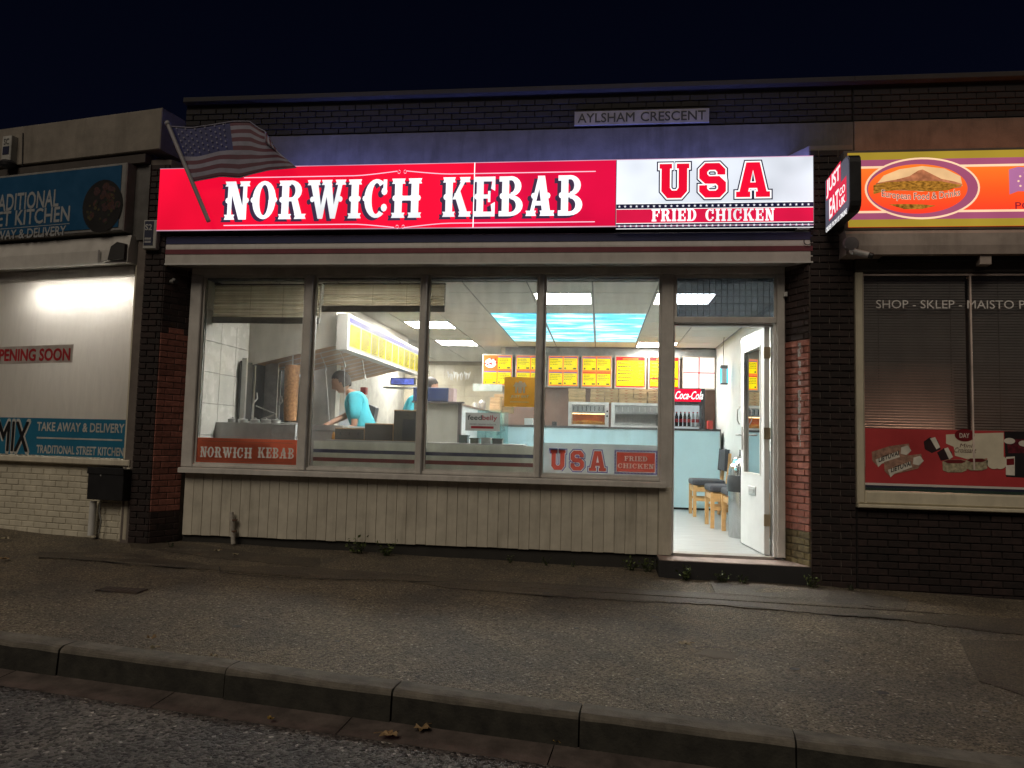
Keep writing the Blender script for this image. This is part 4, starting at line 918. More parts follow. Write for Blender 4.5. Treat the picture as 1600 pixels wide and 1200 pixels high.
# orange lightbox
OY = -.40
OS = thing('fascia_sign', 'illuminated orange fascia sign with purple-rimmed oval picture, right shop', 'sign', (3.2, -.3, 2.75))
ox = P(1325, 300, OY).x; oz0, oz1 = P(1460, 354, OY).z, P(1460, 236.5, OY).z
MB().box(ox-.03, X1, OY+.004, -.09, oz0-.02, oz1+.02).build('cabinet', mat('sign_frame_brown', (.13, .11, .10), .5), OS)
MB().box(ox+.02, X1, OY+.03, -.12, oz1+.0205, oz1+.025).build('haze_strip', glow('orange_haze_glow', (1, .32, .12), 1.0, .3, .8), OS)  # added glow strip for an orange haze above this sign
def ogr():
    m = bpy.data.materials.new('orange_backlit'); m.use_nodes = True; t = m.node_tree; b = t.nodes['Principled BSDF']; N = t.nodes.new; L = t.links.new
    geo = N('ShaderNodeNewGeometry'); s = N('ShaderNodeSeparateXYZ'); L(geo.outputs['Position'], s.inputs[0])
    mr = N('ShaderNodeMapRange'); mr.inputs[1].default_value = oz0+.08; mr.inputs[2].default_value = oz1-.08; L(s.outputs[2], mr.inputs[0])
    rp = N('ShaderNodeValToRGB'); e = rp.color_ramp.elements; e[0].color = (1, .032, .018, 1); e[1].color = (1, .215, .02, 1); x = e.new(.5); x.color = (1, .105, .015, 1)
    L(mr.outputs[0], rp.inputs[0]); L(rp.outputs[0], b.inputs['Emission Color']); b.inputs['Base Color'].default_value = (.2, .04, .01, 1); b.inputs['Emission Strength'].default_value = 1.0; return m
g_or = ogr(); g_ye = glow('sign_lime', (.52, .36, .04), .66); g_pu = glow('sign_purple', (.48, .11, .22), .70); g_cr = glow('sign_cream', (1, .66, .42), 1.0)
H = oz1-oz0
MB().box(ox, X1, OY, OY+.003, oz0, oz1).build('face', g_or, OS)
for nm, a, b, g in (('lime_stripe', .0, .10, g_ye), ('purple_stripe', .10, .185, g_pu), ('cream_line', .185, .215, g_cr)):
    MB().box(ox, X1, OY-.003, OY-.0005, oz1-b*H, oz1-a*H-.0005).box(ox, X1, OY-.003, OY-.0005, oz0+a*H+.0005, oz0+b*H).build(nm, g, OS)
ec = P(1440, 294.5, OY); ew = (P(1530, 294, OY).x-P(1350, 294, OY).x)/2; eh = (P(1440, 246.5, OY).z-P(1440, 343, OY).z)/2
cx, cz = ec.x, ec.z
MB().flat([disc(cx, cz, ew, eh, 56)], OY-.0045).build('oval_rim', g_cr, OS)
MB().flat([disc(cx, cz, ew*.965, eh*.94, 56)], OY-.006).build('oval_band', g_pu, OS)
MB().flat([disc(cx-.035, cz-.005, ew*.865, eh*.80, 56)], OY-.0075).build('oval_field', g_or, OS)
px_ = lambda x, y: (P(x, y, OY).x, P(x, y, OY).z)
skyp = [px_(*p) for p in ((1365, 293), (1380, 275), (1405, 265), (1440, 260), (1475, 264), (1500, 276), (1503, 291), (1440, 300))]
MB().flat([skyp], OY-.009).build('picture_sky', glow('pic_sky', (1, .62, .30), .85, .15, 6), OS)
MB().flat([[px_(*p) for p in ((1368, 287), (1400, 281), (1420, 276), (1434, 267), (1441, 265.5), (1452, 271), (1470, 280), (1490, 284), (1503, 288), (1500, 294), (1440, 299), (1366, 298))]], OY-.0100).build('picture_mountain', glow('pic_mountain', (.62, .22, .10), .70, .4, 18), OS)
MB().flat([[px_(*p) for p in ((1364, 290), (1385, 285), (1410, 284), (1440, 283), (1470, 284), (1490, 288), (1503, 290), (1480, 298), (1455, 300), (1435, 299), (1405, 297), (1380, 300), (1364, 304))]], OY-.0110).build('picture_fields', glow('pic_fields', (.50, .22, .03), .62, .75, 34, (1, 1, 2)), OS)
MB().flat([[px_(*p) for p in ((1388, 320), (1410, 319.5), (1440, 320), (1462, 322), (1440, 327), (1412, 327.5))]], OY-.0110).build('picture_fields', glow('pic_fields2', (.48, .22, .03), .6, .7, 40), OS)
def bend(x0, x1, zz, h, Y, sag): return lambda a, b: (x0+(x1-x0)*a, Y, zz+h*b-sag*(1-(2*a-1)**2)*1.0)
bx0, bx1 = px_(1377, 312)[0], px_(1499, 312)[0]; bz_ = px_(1440, 312)[1]
for (o, bo, m_, dy) in ((.0, .03, glow('sign_cream2', (1, .70, .50), 1.0), 0), (.0, .0, mat('sign_text_purple', (.10, .03, .06), .4, emit=.12, ecol=(.5, .15, .2)), -.0015)):
    text('European Food & Drinks', 0, 1, 0, 1, 0, m_, OS, 'lettering', bold=bo, fn=bend(bx0, bx1, bz_+.010, .072, OY-.012+dy, .03))
fg = [px_(*p) for p in ((1576, 265), (1590, 261), (1606, 262), (1625, 266), (1625, 304), (1606, 299), (1590, 299), (1577, 304))]
fo = MB().flat([fg], OY-.004).build('starred_flag', glow('flag_lilac', (.50, .18, .38), .85), OS)
mb = MB()
fc = px_(1612, 283)
for i in range(12): mb.flat([disc(fc[0]+.10*math.cos(R(30*i)), fc[1]+.078*math.sin(R(30*i)), .009, .009, 6)], OY-.006)
mb.build('star_ring', g_cr, fo)
text('PO', px_(1586, 320)[0], px_(1612, 320)[0], px_(1590, 327)[1], px_(1590, 316)[1], OY-.004, mat('sign_text_maroon', (.2, .02, .05), .4, emit=.3, ecol=(.6, .02, .08)), OS)
# alarm bell and camera under that sign
c = P(1331, 380, -.47)
tag(MB().lathe((c.x, -.435, c.z), [(.062, 0), (.062, -.02), (.054, -.034), (.03, -.04), (.012, -.041)], 22, 'y').build('alarm_bell', mat('bell_grey', (.26, .24, .25), .5), smooth=True), 'round grey alarm bell on the shutter box of the right shop', 'alarm bell')
bullet('security_camera', 'white bullet camera with dark hood below the round alarm bell', P(1334, 393, -.50), (.85, -.35, -.34), .95)
# venetian blinds, slat by slat
yb = RW+.075; zt, zb = wz1-.005, P(1450, 668, RW).z-.03
slat = MB(); slat.box(-.5, .5, -.0115, .0115, -.0005, .0005)
for k, (xa, xb, lab) in enumerate(((WX+.012, XS-.012, 'closed grey venetian blind in the left light of the right shop window'), (XS+.012, X1-.02, 'closed grey venetian blind in the right shop window, cut by the photo edge'))):
    v = thing('venetian_blind', lab, 'blind', ((xa+xb)/2, yb, zb), group='venetian blinds of the food shop')
    me = slat.mesh('slat', False); me.materials.append(mat('slat_grey', (.50, .47, .45), .5, var=.05, obj=.06)); n = int((zt-zb)/.0225)
    for i in range(n):
        z = zt-.012-i*.0225; op = 64-26*max(0, (i-n*.5)/(n*.5))
        inst('slat', me, Matrix.Translation(((xa+xb)/2, yb, z)) @ Matrix.Rotation(R(op), 4, 'X') @ Matrix.Diagonal((xb-xa, 1, 1, 1)), v)
    MB().box(xa, xb, yb-.02, yb+.02, zt-.004, zt+.02).build('head_box', mat('slat_grey', (.17, .16, .155)), v)
    for f_ in (.16, .85) if k == 0 else (.10, .5):
        t_ = MB()
        for i in range(n): t_.box(xa+(xb-xa)*f_-.0022, xa+(xb-xa)*f_+.0022, yb-.017, yb-.014, zt-.018-i*.0225, zt-.008-i*.0225)
        t_.build('cord', mat('cord_pale', (.34, .32, .30), .6), v)
# glass lettering and the product poster
SL = thing('window_lettering', 'grey capital letters across the top of the right shop window', 'window sign', (WX+.1, RW+.015, wz1-.3))
tz0, tz1 = P(1480, 482, RW+.014).z, P(1480, 469, RW+.014).z
tx0 = P(1369, 475, RW+.014).x; sc_ = (P(1600, 475, RW+.014).x-tx0)/.80
text('SHOP - SKLEP - MAISTO PREKES', tx0, tx0+sc_, tz0, tz1, RW+.0150, mat('etched_grey', (.75, .72, .70), .6), SL, bold=.0)
PY = RW+.012
PO = thing('product_poster', 'red product poster with loaves, tins and pastry box along the right shop window foot', 'poster', (3.0, PY, wz0))
pz = lambda x, y: (P(x, y, PY).x, P(x, y, PY).z)
q = lambda z_, a, b: MB().box(WX+.004, X1, PY, PY+.004, a, b)
red_po = mat('poster_red', (.50, .05, .055), .45, var=.12, vs_=3)
zA, zB, zC, zD = pz(1450, 671)[1], pz(1450, 757)[1], pz(1450, 760.5)[1], wz0+.003
MB().box(WX+.004, X1, PY, PY+.004, zB, zA).build('red_field', red_po, PO)
MB().box(WX+.004, X1, PY, PY+.004, zC, zB-.0005).build('white_line', white_p, PO)
MB().box(WX+.004, X1, PY, PY+.004, (zC+zD)/2, zC-.0005).build('navy_band', mat('poster_navy', (.02, .025, .05), .5), PO)
MB().box(WX+.004, X1, PY, PY+.004, zD, (zC+zD)/2-.0005).build('green_band', mat('poster_green', (.02, .05, .04), .5), PO)
def blob(pts, m_, nm, dy): return MB().flat([[pz(*p) for p in pts]], PY-dy).build(nm, m_, PO)
loaf = mat('poster_loaf', (.38, .22, .16), .5, var=.35, vs_=30); lab_ = mat('poster_label', (.72, .68, .60), .5); dk = mat('poster_dark', (.03, .012, .015), .5, var=.3); tin = mat('poster_tin', (.42, .37, .25), .4, var=.4, vs_=40); crm = mat('poster_cream', (.70, .64, .50), .5, var=.08)
for k, (dx, dy) in enumerate(((0, 0), (19, 16))):
    blob([(1362+dx, 706+dy), (1390+dx, 697+dy), (1420+dx, 693+dy), (1423+dx, 705+dy), (1415+dx, 716+dy), (1390+dx, 722+dy), (1370+dx, 727+dy), (1363+dx, 720+dy)], loaf, 'loaf_bag', .001+.003*k)
    blob([(1368+dx, 718+dy), (1403+dx, 705+dy), (1406+dx, 714+dy), (1378+dx, 724+dy), (1372+dx, 730+dy)], lab_, 'loaf_label', .002+.003*k)
    a, b = pz(1373+dx, 722+dy), pz(1404+dx, 711+dy)
    text('LIETUVAI', 0, 1, 0, 1, 0, black_p, PO, 'label_lettering', bold=.03, fn=lambda u, w, a=a, b=b, k=k: (a[0]+(b[0]-a[0])*u, PY-.0028-.003*k, a[1]+(b[1]-a[1])*u+.034*w))
    blob([(1408+dx, 699+dy), (1418+dx, 696+dy), (1424+dx, 704+dy), (1416+dx, 711+dy), (1407+dx, 709+dy)], lab_, 'bag_twist', .0022+.003*k)
blob([(1443, 690), (1453, 683), (1465, 688), (1470, 702), (1456, 708), (1445, 702)], dk, 'dark_pack', .001)
blob([(1464, 707), (1475, 700), (1487, 706), (1488, 716), (1470, 720)], dk, 'dark_pack', .0012)
blob([(1453, 685), (1461, 683), (1469, 699), (1463, 702)], lab_, 'pack_label', .002)
blob([(1475, 701), (1481, 699), (1489, 714), (1483, 718)], lab_, 'pack_label', .0022)
blob([(1478, 679), (1495, 678), (1568, 676), (1568, 712), (1560, 716), (1510, 717), (1492, 712), (1490, 698), (1478, 693)], crm, 'pastry_box', .0015)
MB().flat([disc(pz(1507, 680)[0], pz(1507, 680)[1], .075, .05)], PY-.0035).build('pastry_badge', mat('badge_red', (.17, .01, .015), .4), PO)
text('DAY', pz(1499, 683)[0], pz(1514, 683)[0], pz(1507, 684)[1], pz(1507, 677)[1], PY-.0045, lab_, PO, 'badge_lettering', bold=.02)
for s_, x0, x1, y0, y1 in (('Mini', 1499, 1518, 699, 693), ('Croissant', 1490, 1524, 707, 699)): text(s_, pz(x0, y0)[0], pz(x1, y0)[0], pz(x0, y0)[1], pz(x0, y1)[1], PY-.0035, mat('poster_brown', (.10, .03, .025), .5), PO, 'script_lettering', shear=.3)
for k, (x0, x1, y0, y1) in enumerate(((1472, 1511, 718, 738), (1508, 1543, 716, 735))):
    blob([(x0, y0+3), (x0+8, y0), (x1-8, y0), (x1, y0+3), (x1-1, y1-3), (x1-9, y1), (x0+9, y1), (x0+1, y1-3)], tin, 'tin', .004+.001*k)
    blob([(x0+2, y0+3), (x0+9, y0+.5), (x1-9, y0+.5), (x1-2, y0+3), (x1-9, y0+6), (x0+9, y0+6)], mat('tin_lid', (.16, .015, .02), .4), 'tin_lid', .0045+.001*k)
blob([(1569, 674), (1640, 674), (1640, 748), (1572, 745)], mat('poster_black', (.012, .010, .012), .5), 'dark_crate', .0012)
blob([(1573, 690), (1585, 686), (1640, 686), (1640, 708), (1575, 708)], mat('poster_crimson', (.13, .01, .02), .5, var=.5, vs_=30), 'crate_label', .002)
for x, y in ((1577, 689), (1600, 693)): MB().flat([disc(pz(x, y)[0], pz(x, y)[1], .042, .024)], PY-.003).build('crate_badge', lab_, PO)
for k, x in enumerate((1552, 1562)): MB().flat([disc(pz(x, 722)[0], pz(x, 722)[1], .052, .055)], PY-.005-.0005*k).build('round_cheese', crm, PO)
blob([(1571, 714), (1585, 713), (1585, 743), (1571, 742)], lab_, 'small_carton', .006)
blob([(1572, 717), (1584, 716), (1584, 726), (1572, 727)], mat('badge_red', (.17, .01, .015)), 'carton_badge', .0065)
# dim room behind the blinds with one warm lit cabinet
MB().box(XR, X1, 2.4, 2.5, -.3, 3).box(XR, XR+.06, -.14, 2.4, -.3, 3).box(XR+.06, X1, -.14, 2.4, 2.75, 2.85).box(XR+.06, X1, -.14, 2.4, -.32, -.28).build('wall', mat('dim_plaster', (.35, .3, .27), .8))['kind'] = 'structure'
cl_ = thing('chiller', 'warm lit chiller cabinet glowing through the lower slats of the right shop blind', 'chiller', (2.75, .45, -.28))
a, b = P(1378, 600, .32).x, P(1530, 600, .32).x
MB().box(a, b, .30, .8, -.28, .60).build('body', white_pl, cl_)
MB().tube((a+.05, .55, .93), (b-.05, .55, .93), .025, n=10).build('lamp_tube', glow('chiller_glow', (1, .60, .42), 16, .05), cl_)
MB().box(a, b, .78, .80, .61, 1.75).build('back_panel', mat('chiller_back', (.72, .62, .56), .6, var=.05), cl_)
# ------------------------------------------------------------------ inside the takeaway: shell
CZ = 2.378; LX0, RX0 = -3.76, 1.74; BKY = 5.0; FARY = 7.4; SX0 = -1.50
floor_m = mat('vinyl_floor', (.34, .36, .36), .35, var=.22, vs_=5, bump=.05)
_t = floor_m.node_tree
for _n in _t.nodes:
    if _n.type == 'TEX_NOISE':
        mp = _t.nodes.new('ShaderNodeMapping'); mp.inputs['Scale'].default_value = (.6, 3.2, 1)
        g_ = next(x for x in _t.nodes if x.type == 'NEW_GEOMETRY'); _t.links.new(g_.outputs['Position'], mp.inputs[0]); _t.links.new(mp.outputs[0], _n.inputs['Vector'])
tag(MB().box(LX0-.1, RX0+.06, .1005, FARY, -.08, 0).build('floor', floor_m), kind='structure')
wall_m = mat('interior_wall', (.76, .79, .77), .45, var=.04)
tag(MB().box(RX0, RX0+.08, .1, 5.3, .0, 2.6).build('wall_right', wall_m), kind='structure')
wl = tag(MB().box(LX0-.1, LX0-.012, .06, FARY, 0, 2.6).build('wall_left', mat('grout', (.55, .53, .48), .8)), kind='structure')
tme = MB(); tme.bbox(-.149, .149, -.012, .0, -.149, .149, .003); tme = tme.mesh('tile', False); tme.materials.append(mat('white_tile', (.74, .72, .66), .25, var=.03, obj=.04))
for i in range(5):
    for j in range(8): inst('tile', tme, Matrix.Translation((LX0-.012, .22+i*.302, .15+j*.302)) @ Matrix.Rotation(R(90), 4, 'Z'), wl)
tag(MB().box(SX0, RX0, BKY, BKY+.1, .0, 2.6).build('wall_back', mat('brown_panelling', (.20, .115, .085), .5, var=.12)), kind='structure')
tag(MB().box(SX0-.08, SX0, BKY+.001, FARY, 0, 2.6).build('wall_partition', mat('beige_wall', (.52, .46, .36), .6, var=.05)), kind='structure')
fw = tag(MB().box(LX0-.1, SX0-.08, FARY, FARY+.1, 0, 2.6).build('wall_far', mat('grout_beige', (.40, .35, .27), .8)), kind='structure')
tm2 = MB(); tm2.bbox(-.098, .098, -.010, .0, -.098, .098, .003); tm2 = tm2.mesh('tile', False); tm2.materials.append(mat('beige_tile', (.56, .50, .38), .3, var=.04, obj=.05))
for i in range(11):
    for j in range(6): inst('tile', tm2, Matrix.Translation((SX0-.19-i*.2, FARY-.001, 1.22+j*.2)), fw)
tag(MB().box(SX0, RX0, BKY-.06, BKY-.001, 2.23, CZ-.002).build('bulkhead_trim', mat('bulkhead_grey', (.26, .27, .27), .5)), kind='structure')
# ceiling of 600 mm tiles, grid left open between them
ce = tag(MB().box(LX0-.1, RX0+.06, .06, FARY+.1, CZ+.012, CZ+.06).build('ceiling', mat('ceiling_bar', (.30, .30, .29), .6)), kind='structure')
cme = MB(); cme.box(-.2925, .2925, -.2925, .2925, 0, .01); cme = cme.mesh('ceiling_tile', False); cme.materials.append(mat('ceiling_tile_white', (.78, .77, .71), .55, var=.04, obj=.03, bump=.15, bs=200))
half = MB(); half.box(-.2925, .2925, -.2425, .2425, 0, .01); half = half.mesh('ceiling_tile', False); half.materials.append(MATS['ceiling_tile_white'])
XG = [-3.69+.6*i for i in range(9)]; YG = [.6+.6*j for j in range(11)]
lights = {(5, 0), (2, 0), (7, 0), (2, 3), (2, 6), (7, 6), (0, 9)}
blues = {(i, j) for i in (4, 5, 6) for j in (2, 3, 4, 5)}
for i, x in enumerate(XG):
    inst('ceiling_tile', half, Matrix.Translation((x+.3, .345, CZ)), ce)
    for j, y in enumerate(YG):
        if x+.3 > SX0 and y+.3 > BKY: continue
        if (i, j) in lights or (i, j) in blues: continue
        inst('ceiling_tile', cme, Matrix.Translation((x+.3, y+.3, CZ)), ce)
g_lamp = glow('ceiling_lamp', (1, .97, .90), 58, .02)
names = {(2, 0): 'square ceiling light panel glowing behind the second bamboo blind', (5, 0): 'square ceiling light panel nearest the street, left of the grey window post', (7, 0): 'square ceiling light panel just inside the door, seen through the wired fanlight', (2, 3): 'square ceiling light panel beside the yellow menu lightbox', (2, 6): 'square ceiling light panel further back over the counter, left side', (7, 6): 'square ceiling light panel before the back menu boards on the right', (0, 9): 'small far ceiling light panel in the back kitchen'}
for (i, j) in sorted(lights):
    x, y = XG[i]+.3, YG[j]+.3
    t = thing('ceiling_light', names[(i, j)], 'ceiling light', (x, y, CZ), group='square ceiling light panels')
    MB().box(x-.295, x+.295, y-.295, y-.275, CZ-.004, CZ+.01).box(x-.295, x+.295, y+.275, y+.295, CZ-.004, CZ+.01).box(x-.295, x-.275, y-.274, y+.274, CZ-.004, CZ+.01).box(x+.275, x+.295, y-.274, y+.274, CZ-.004, CZ+.01).build('rim', white_pl, t)
    MB().box(x-.274, x+.274, y-.274, y+.274, CZ-.002, CZ+.008).build('diffuser', g_lamp, t)
def sky_print():
    m = bpy.data.materials.new('sky_print_backlit'); m.use_nodes = True; t = m.node_tree; b = t.nodes['Principled BSDF']; N = t.nodes.new; L = t.links.new
    geo = N('ShaderNodeNewGeometry'); mp = N('ShaderNodeMapping'); mp.inputs['Scale'].default_value = (1.2, 4.0, 1); L(geo.outputs['Position'], mp.inputs[0])
    nz = N('ShaderNodeTexNoise'); nz.inputs['Scale'].default_value = 1.6; nz.inputs['Detail'].default_value = 5; nz.inputs['Distortion'].default_value = .6; L(mp.outputs[0], nz.inputs['Vector'])
    rp = N('ShaderNodeValToRGB'); e = rp.color_ramp.elements; e[0].position = .40; e[0].color = (.0, .42, .72, 1); e[1].position = .60; e[1].color = (.75, .97, 1, 1); x = e.new(.47); x.color = (.05, .72, .86, 1)
    L(nz.outputs['Fac'], rp.inputs[0]); L(rp.outputs[0], b.inputs['Emission Color']); b.inputs['Base Color'].default_value = (.3, .6, .7, 1); b.inputs['Emission Strength'].default_value = 1.5; return m
g_sky = sky_print()
for (i, j) in sorted(blues):
    x, y = XG[i]+.3, YG[j]+.3
    o = MB().box(x-.285, x+.285, y-.2985, y+.2985, CZ-.003, CZ+.008).build('sky_light_panel', g_sky)
    tag(o, 'backlit blue cloud-print ceiling panel, one of the block of twelve', 'light panel', 'blue cloud-print ceiling panels')

# ------------------------------------------------------------------ counters
blue_c = mat('blue_counter_laminate', (.52, .73, .79), .35, var=.05, vs_=1.5)
ct = thing('service_counter', 'pale blue fronted service counter with dark top edge across the back of the shop', 'counter', (.1, 4.2, 0))
cz1 = 1.145; cxe = P(1126, 720, 4.2).x
MB().box(-1.55, cxe-.012, 4.2, 4.75, .03, cz1-.03).build('front', blue_c, ct)
MB().box(-1.57, cxe, 4.18, 4.78, cz1-.029, cz1).build('worktop', mat('counter_dark_top', (.06, .058, .06), .35), ct)
MB().box(cxe-.0115, cxe, 4.185, 4.75, .0, cz1-.03).build('end_strip', mat('counter_strip', (.16, .14, .13), .5), ct)
MB().box(-1.55, cxe-.02, 4.215, 4.7, 0, .029).build('plinth', dark_gap, ct)
# counter leg that runs towards the street, with its grey end and glass display
L0 = P(718, 660, 1.2).x
rc_ = thing('side_counter', 'white side counter running back from the grey end panel with a sloping glass display', 'counter', (L0, 1.2, 0))
MB().box(L0-.45, L0, 1.25, 4.15, .0, 1.285).build('body', mat('white_laminate', (.70, .72, .72), .35, var=.03), rc_)
MB().box(L0-.47, L0+.012, 1.22, 4.17, 1.286, 1.305).build('top', mat('brown_top', (.30, .20, .15), .4), rc_)
ex0, ex1 = P(664, 660, 1.2).x-.12, P(716, 660, 1.2).x
MB().box(ex0, ex1, 1.18, 1.219, .0, 1.30).build('end_panel', mat('grey_laminate', (.36, .36, .32), .5, var=.04), rc_)
MB().box(ex1, ex1+.035, 1.17, 1.219, .0, 1.30).build('edge_post', mat('dark_edge', (.10, .09, .09), .5), rc_)
MB().box(ex0-.02, ex1+.06, 1.15, 1.2195, 1.301, 1.318).build('ledge', mat('dark_edge', (.10, .09, .09)), rc_)
gd = MB()
for y in (2.35, 3.0): gd.side([(y, .82), (y+.004, .82), (y+.004, 1.28), (y, 1.28)], L0+.001, L0+.30)
gd.add([(L0+.30, 2.3, .80), (L0+.30, 3.3, .80), (L0+.16, 3.3, 1.28), (L0+.16, 2.3, 1.28)], [(0, 1, 2, 3)])
gd.build('display_glass', glass('green_glass', (.80, .93, .92), .08, (.5, .65, .65)), rc_)
MB().box(L0+.001, L0+.32, 2.3, 3.3, .76, .80).build('display_shelf', steel_dull, rc_)
# things behind glass along the window: low striped board and the shelf behind it
wzt = P(560, 690, .11).z
wd_ = thing('window_board', 'long white board with blue and red stripes standing behind the middle window panes', 'board', (-1.6, .1, WB))
MB().box(-2.65, -.566, .10, .1005, .612, wzt).build('panel', vinyl('board_offwhite', (.88, .88, .80), .35), wd_)
bz0, bz1, rz0, rz1 = (P(560, y, .1).z for y in (708.5, 703, 722, 716))
MB().box(-2.65, -.566, .0975, .0998, bz0, bz1).build('blue_stripe', navy_p, wd_)
MB().box(-2.65, -.566, .0975, .0998, rz0, rz1).build('red_stripe', mat('stripe_red', (.30, .03, .03), .5), wd_)
tag(MB().box(-2.60, -.70, .24, .60, .865, .89).box(-2.60, -2.56, .3, .6, 0, .864).box(-.76, -.72, .3, .6, 0, .864).build('window_shelf', steel_dull), 'steel shelf behind the striped window board', 'shelf')
SHZ = .891
# brown cartons on that shelf, backs to the street
holes = mat('carton_shade', (.075, .062, .05), .7, var=.15)
for k, (x0, x1, y0, lab) in enumerate(((523, 569, 668, 'lowest brown carton on the window shelf, leftmost'), (569.5, 614, 661, 'middle brown carton on the window shelf'), (614.5, 657, 640, 'tallest brown carton on the window shelf, behind the second mullion'))):
    a, b = P(x0, 680, .34), P(x1, 680, .34); z1 = P(x0, y0, .34).z
    t = thing('carton', lab, 'carton', ((a.x+b.x)/2, .34, SHZ))
    MB().bbox(a.x, b.x, .34, .58, SHZ, z1, .003).build('box', [cardboard], t)
    MB().box(a.x+.004, b.x-.004, .3355, .3395, SHZ+.004, z1-.012).build('backlit_shade', holes, t)  # dark sheet painting the shade on the carton's backlit face
    mb = MB()
    for zz in (SHZ+.05, z1-.05):
        for i in range(3): c = a.x+(b.x-a.x)*(.2+.3*i); mb.lathe((c, .3352, zz), [(.007, -.0015), (.007, 0)], 8, 'y')
    mb.build('hole', dark_gap, t)
    if k == 2: MB().box(a.x+.09, b.x-.01, .3315, .335, SHZ+.01, z1-.09).build('dark_panel', black_pl, t)
c = P(521, 684, .40); tag(MB().lathe((c.x, .40, SHZ), [(.018, 0), (.018, .05), (.010, .06), (.010, .075)], 10).build('sauce_bottle', mat('orange_plastic', (.8, .35, .03), .4), smooth=True), 'tiny orange sauce bottle beside the lowest carton', 'bottle')
for k, (x, w, m_, lab) in enumerate(((725, 15, 'teal_tub', 'dark green tub left of the feedback sign on the window shelf'), (742, 14, 'olive_tub', 'low olive tub second along the window shelf'), (760, 16, 'white_tub', 'low white tub third along the window shelf'), (778, 17, 'black_tub', 'low dark tub fourth along the window shelf'))):
    a, b = P(x-w/2, 690, .30).x, P(x+w/2, 690, .30).x; h = (.075, .05, .055, .05)[k]
    col = ((.03, .07, .07), (.06, .07, .04), (.5, .5, .48), (.03, .035, .03))[k]
    t = MB(); t.box(a+.006, b-.006, .25, .35, SHZ, SHZ+h-.012).box(a, b, .245, .355, SHZ+h-.012, SHZ+h); tag(t.build('food_tub', mat(m_, col, .4)), lab.replace('feedback sign', 'small grey window sign'), 'tub')
# blue-backed monitor on the ledge
a, b = P(664, 620, 1.3), P(712, 620, 1.3); zt = P(690, 607, 1.3).z
mo = thing('monitor', 'blue-backed till monitor standing on the grey end panel', 'monitor', ((a.x+b.x)/2, 1.2, 1.318))
MB().bbox(a.x-.10, b.x-.055, 1.17, 1.36, 1.3185, zt, .006).build('back', mat('monitor_blue', (.028, .045, .12), .4), mo)
MB().box(b.x-.0545, b.x, 1.18, 1.36, 1.3185, zt-.003).build('side', mat('monitor_lit_side', (.5, .38, .38), .5), mo)  # pinkish light on this side is put into its colour

# ------------------------------------------------------------------ hot cabinets, boxes, menus, fridge behind the counter
def hot_cab(x0, x1, lab, lit):
    a, b = P(x0, 650, 4.35).x, P(x1, 650, 4.35).x; zt = P(920, 628.5, 4.35).z
    t = thing('hot_cabinet', lab, 'hot cabinet', ((a+b)/2, 4.3, cz1), group='hot food cabinets on the counter')
    MB().box(a, a+.05, 4.3, 4.74, cz1+.001, zt).box(b-.05, b, 4.3, 4.74, cz1+.001, zt).box(a+.051, b-.051, 4.3, 4.74, zt-.035, zt).box(a+.051, b-.051, 4.3, 4.74, cz1+.001, cz1+.03).box(a+.051, b-.051, 4.70, 4.74, cz1+.031, zt-.036).build('case', steel if not lit else mat('bright_steel', (.75, .74, .72), .3, metal=.7), t)
    MB().box(a+.052, b-.052, 4.305, 4.309, cz1+.031, zt-.036).build('front_glass', clear_in, t)
    mb = MB()
    for i in range(8): x = a+.08+(b-a-.16)*i/7; mb.box(x-.004, x+.004, 4.296, 4.3, zt-.13, zt-.06)
    mb.build('vent_slots', dark_gap if lit else white_pl, t)
    MB().box(a+.053, b-.053, 4.31, 4.33, zt-.16, zt-.04).build('upper_panel', steel_dull, t)
    MB().lathe((b-.022, 4.294, zt-.13), [(.014, 0), (.014, .008)], 10, 'y').lathe((b-.022, 4.294, zt-.20), [(.014, 0), (.014, .008)], 10, 'y').build('knob', black_pl, t)
    if lit:
        MB().box(a+.06, b-.06, 4.42, 4.46, zt-.17, zt-.162).build('heat_lamp', glow('heat_lamp', (1, .55, .22), 9, .05), t)
        MB().box(a+.056, b-.056, 4.68, 4.695, cz1+.033, zt-.17).build('glow_tinted_back', mat('orange_glow_tint', (.75, .25, .10), .4), t)  # back sheet coloured orange-red to imitate the glow inside
        fz = cz1+.032; f_ = MB()
        for i in range(260):
            x = random.uniform(a+.07, b-.07); y = random.uniform(4.35, 4.66); h = fz+random.random()*.045*(1.3-abs((x-(a+b)/2)/(b-a)))
            d = Vector((random.uniform(-1, 1), random.uniform(-1, 1), random.uniform(-.3, .6))).normalized()*.03
            f_.tube((x, y, h), Vector((x, y, h))+d, .005, n=4)
        tag(f_.build('chips', mat('fried_chips', (.85, .50, .12), .5, var=.2)), 'heap of golden chips inside the lit hot cabinet', 'chips', kind='stuff')
    return zt
hz = hot_cab(888, 951, 'lit steel hot cabinet full of chips on the counter', True)
hot_cab(955, 1034, 'unlit steel hot cabinet beside the lit one on the counter', False)
def stack(px0, px1, Y, z, n, h, lab, grp, d=.3, logo=None):
    a, b = P(px0, 640, Y).x, P(px1, 640, Y).x
    for k in range(n):
        j = random.uniform(-.008, .008)
        t = thing('pizza_box', lab[k], 'pizza box', ((a+b)/2, Y, z+k*h), group=grp)
        MB().bbox(a+j, b+j, Y+random.uniform(-.006, .006), Y+d, z+k*h, z+(k+1)*h-.003, .003).build('body', cardboard, t)
        if logo: MB().prism([((a+b)/2+j-.03, z+k*h+h*.7), ((a+b)/2+j, z+k*h+h*.25), ((a+b)/2+j+.03, z+k*h+h*.7), ((a+b)/2+j, z+k*h+h*.5)], Y-.009, Y-.0075).build('print', mat('box_print', (.35, .08, .03), .6), t)
ords = ['bottom', 'second', 'third', 'fourth', 'top']
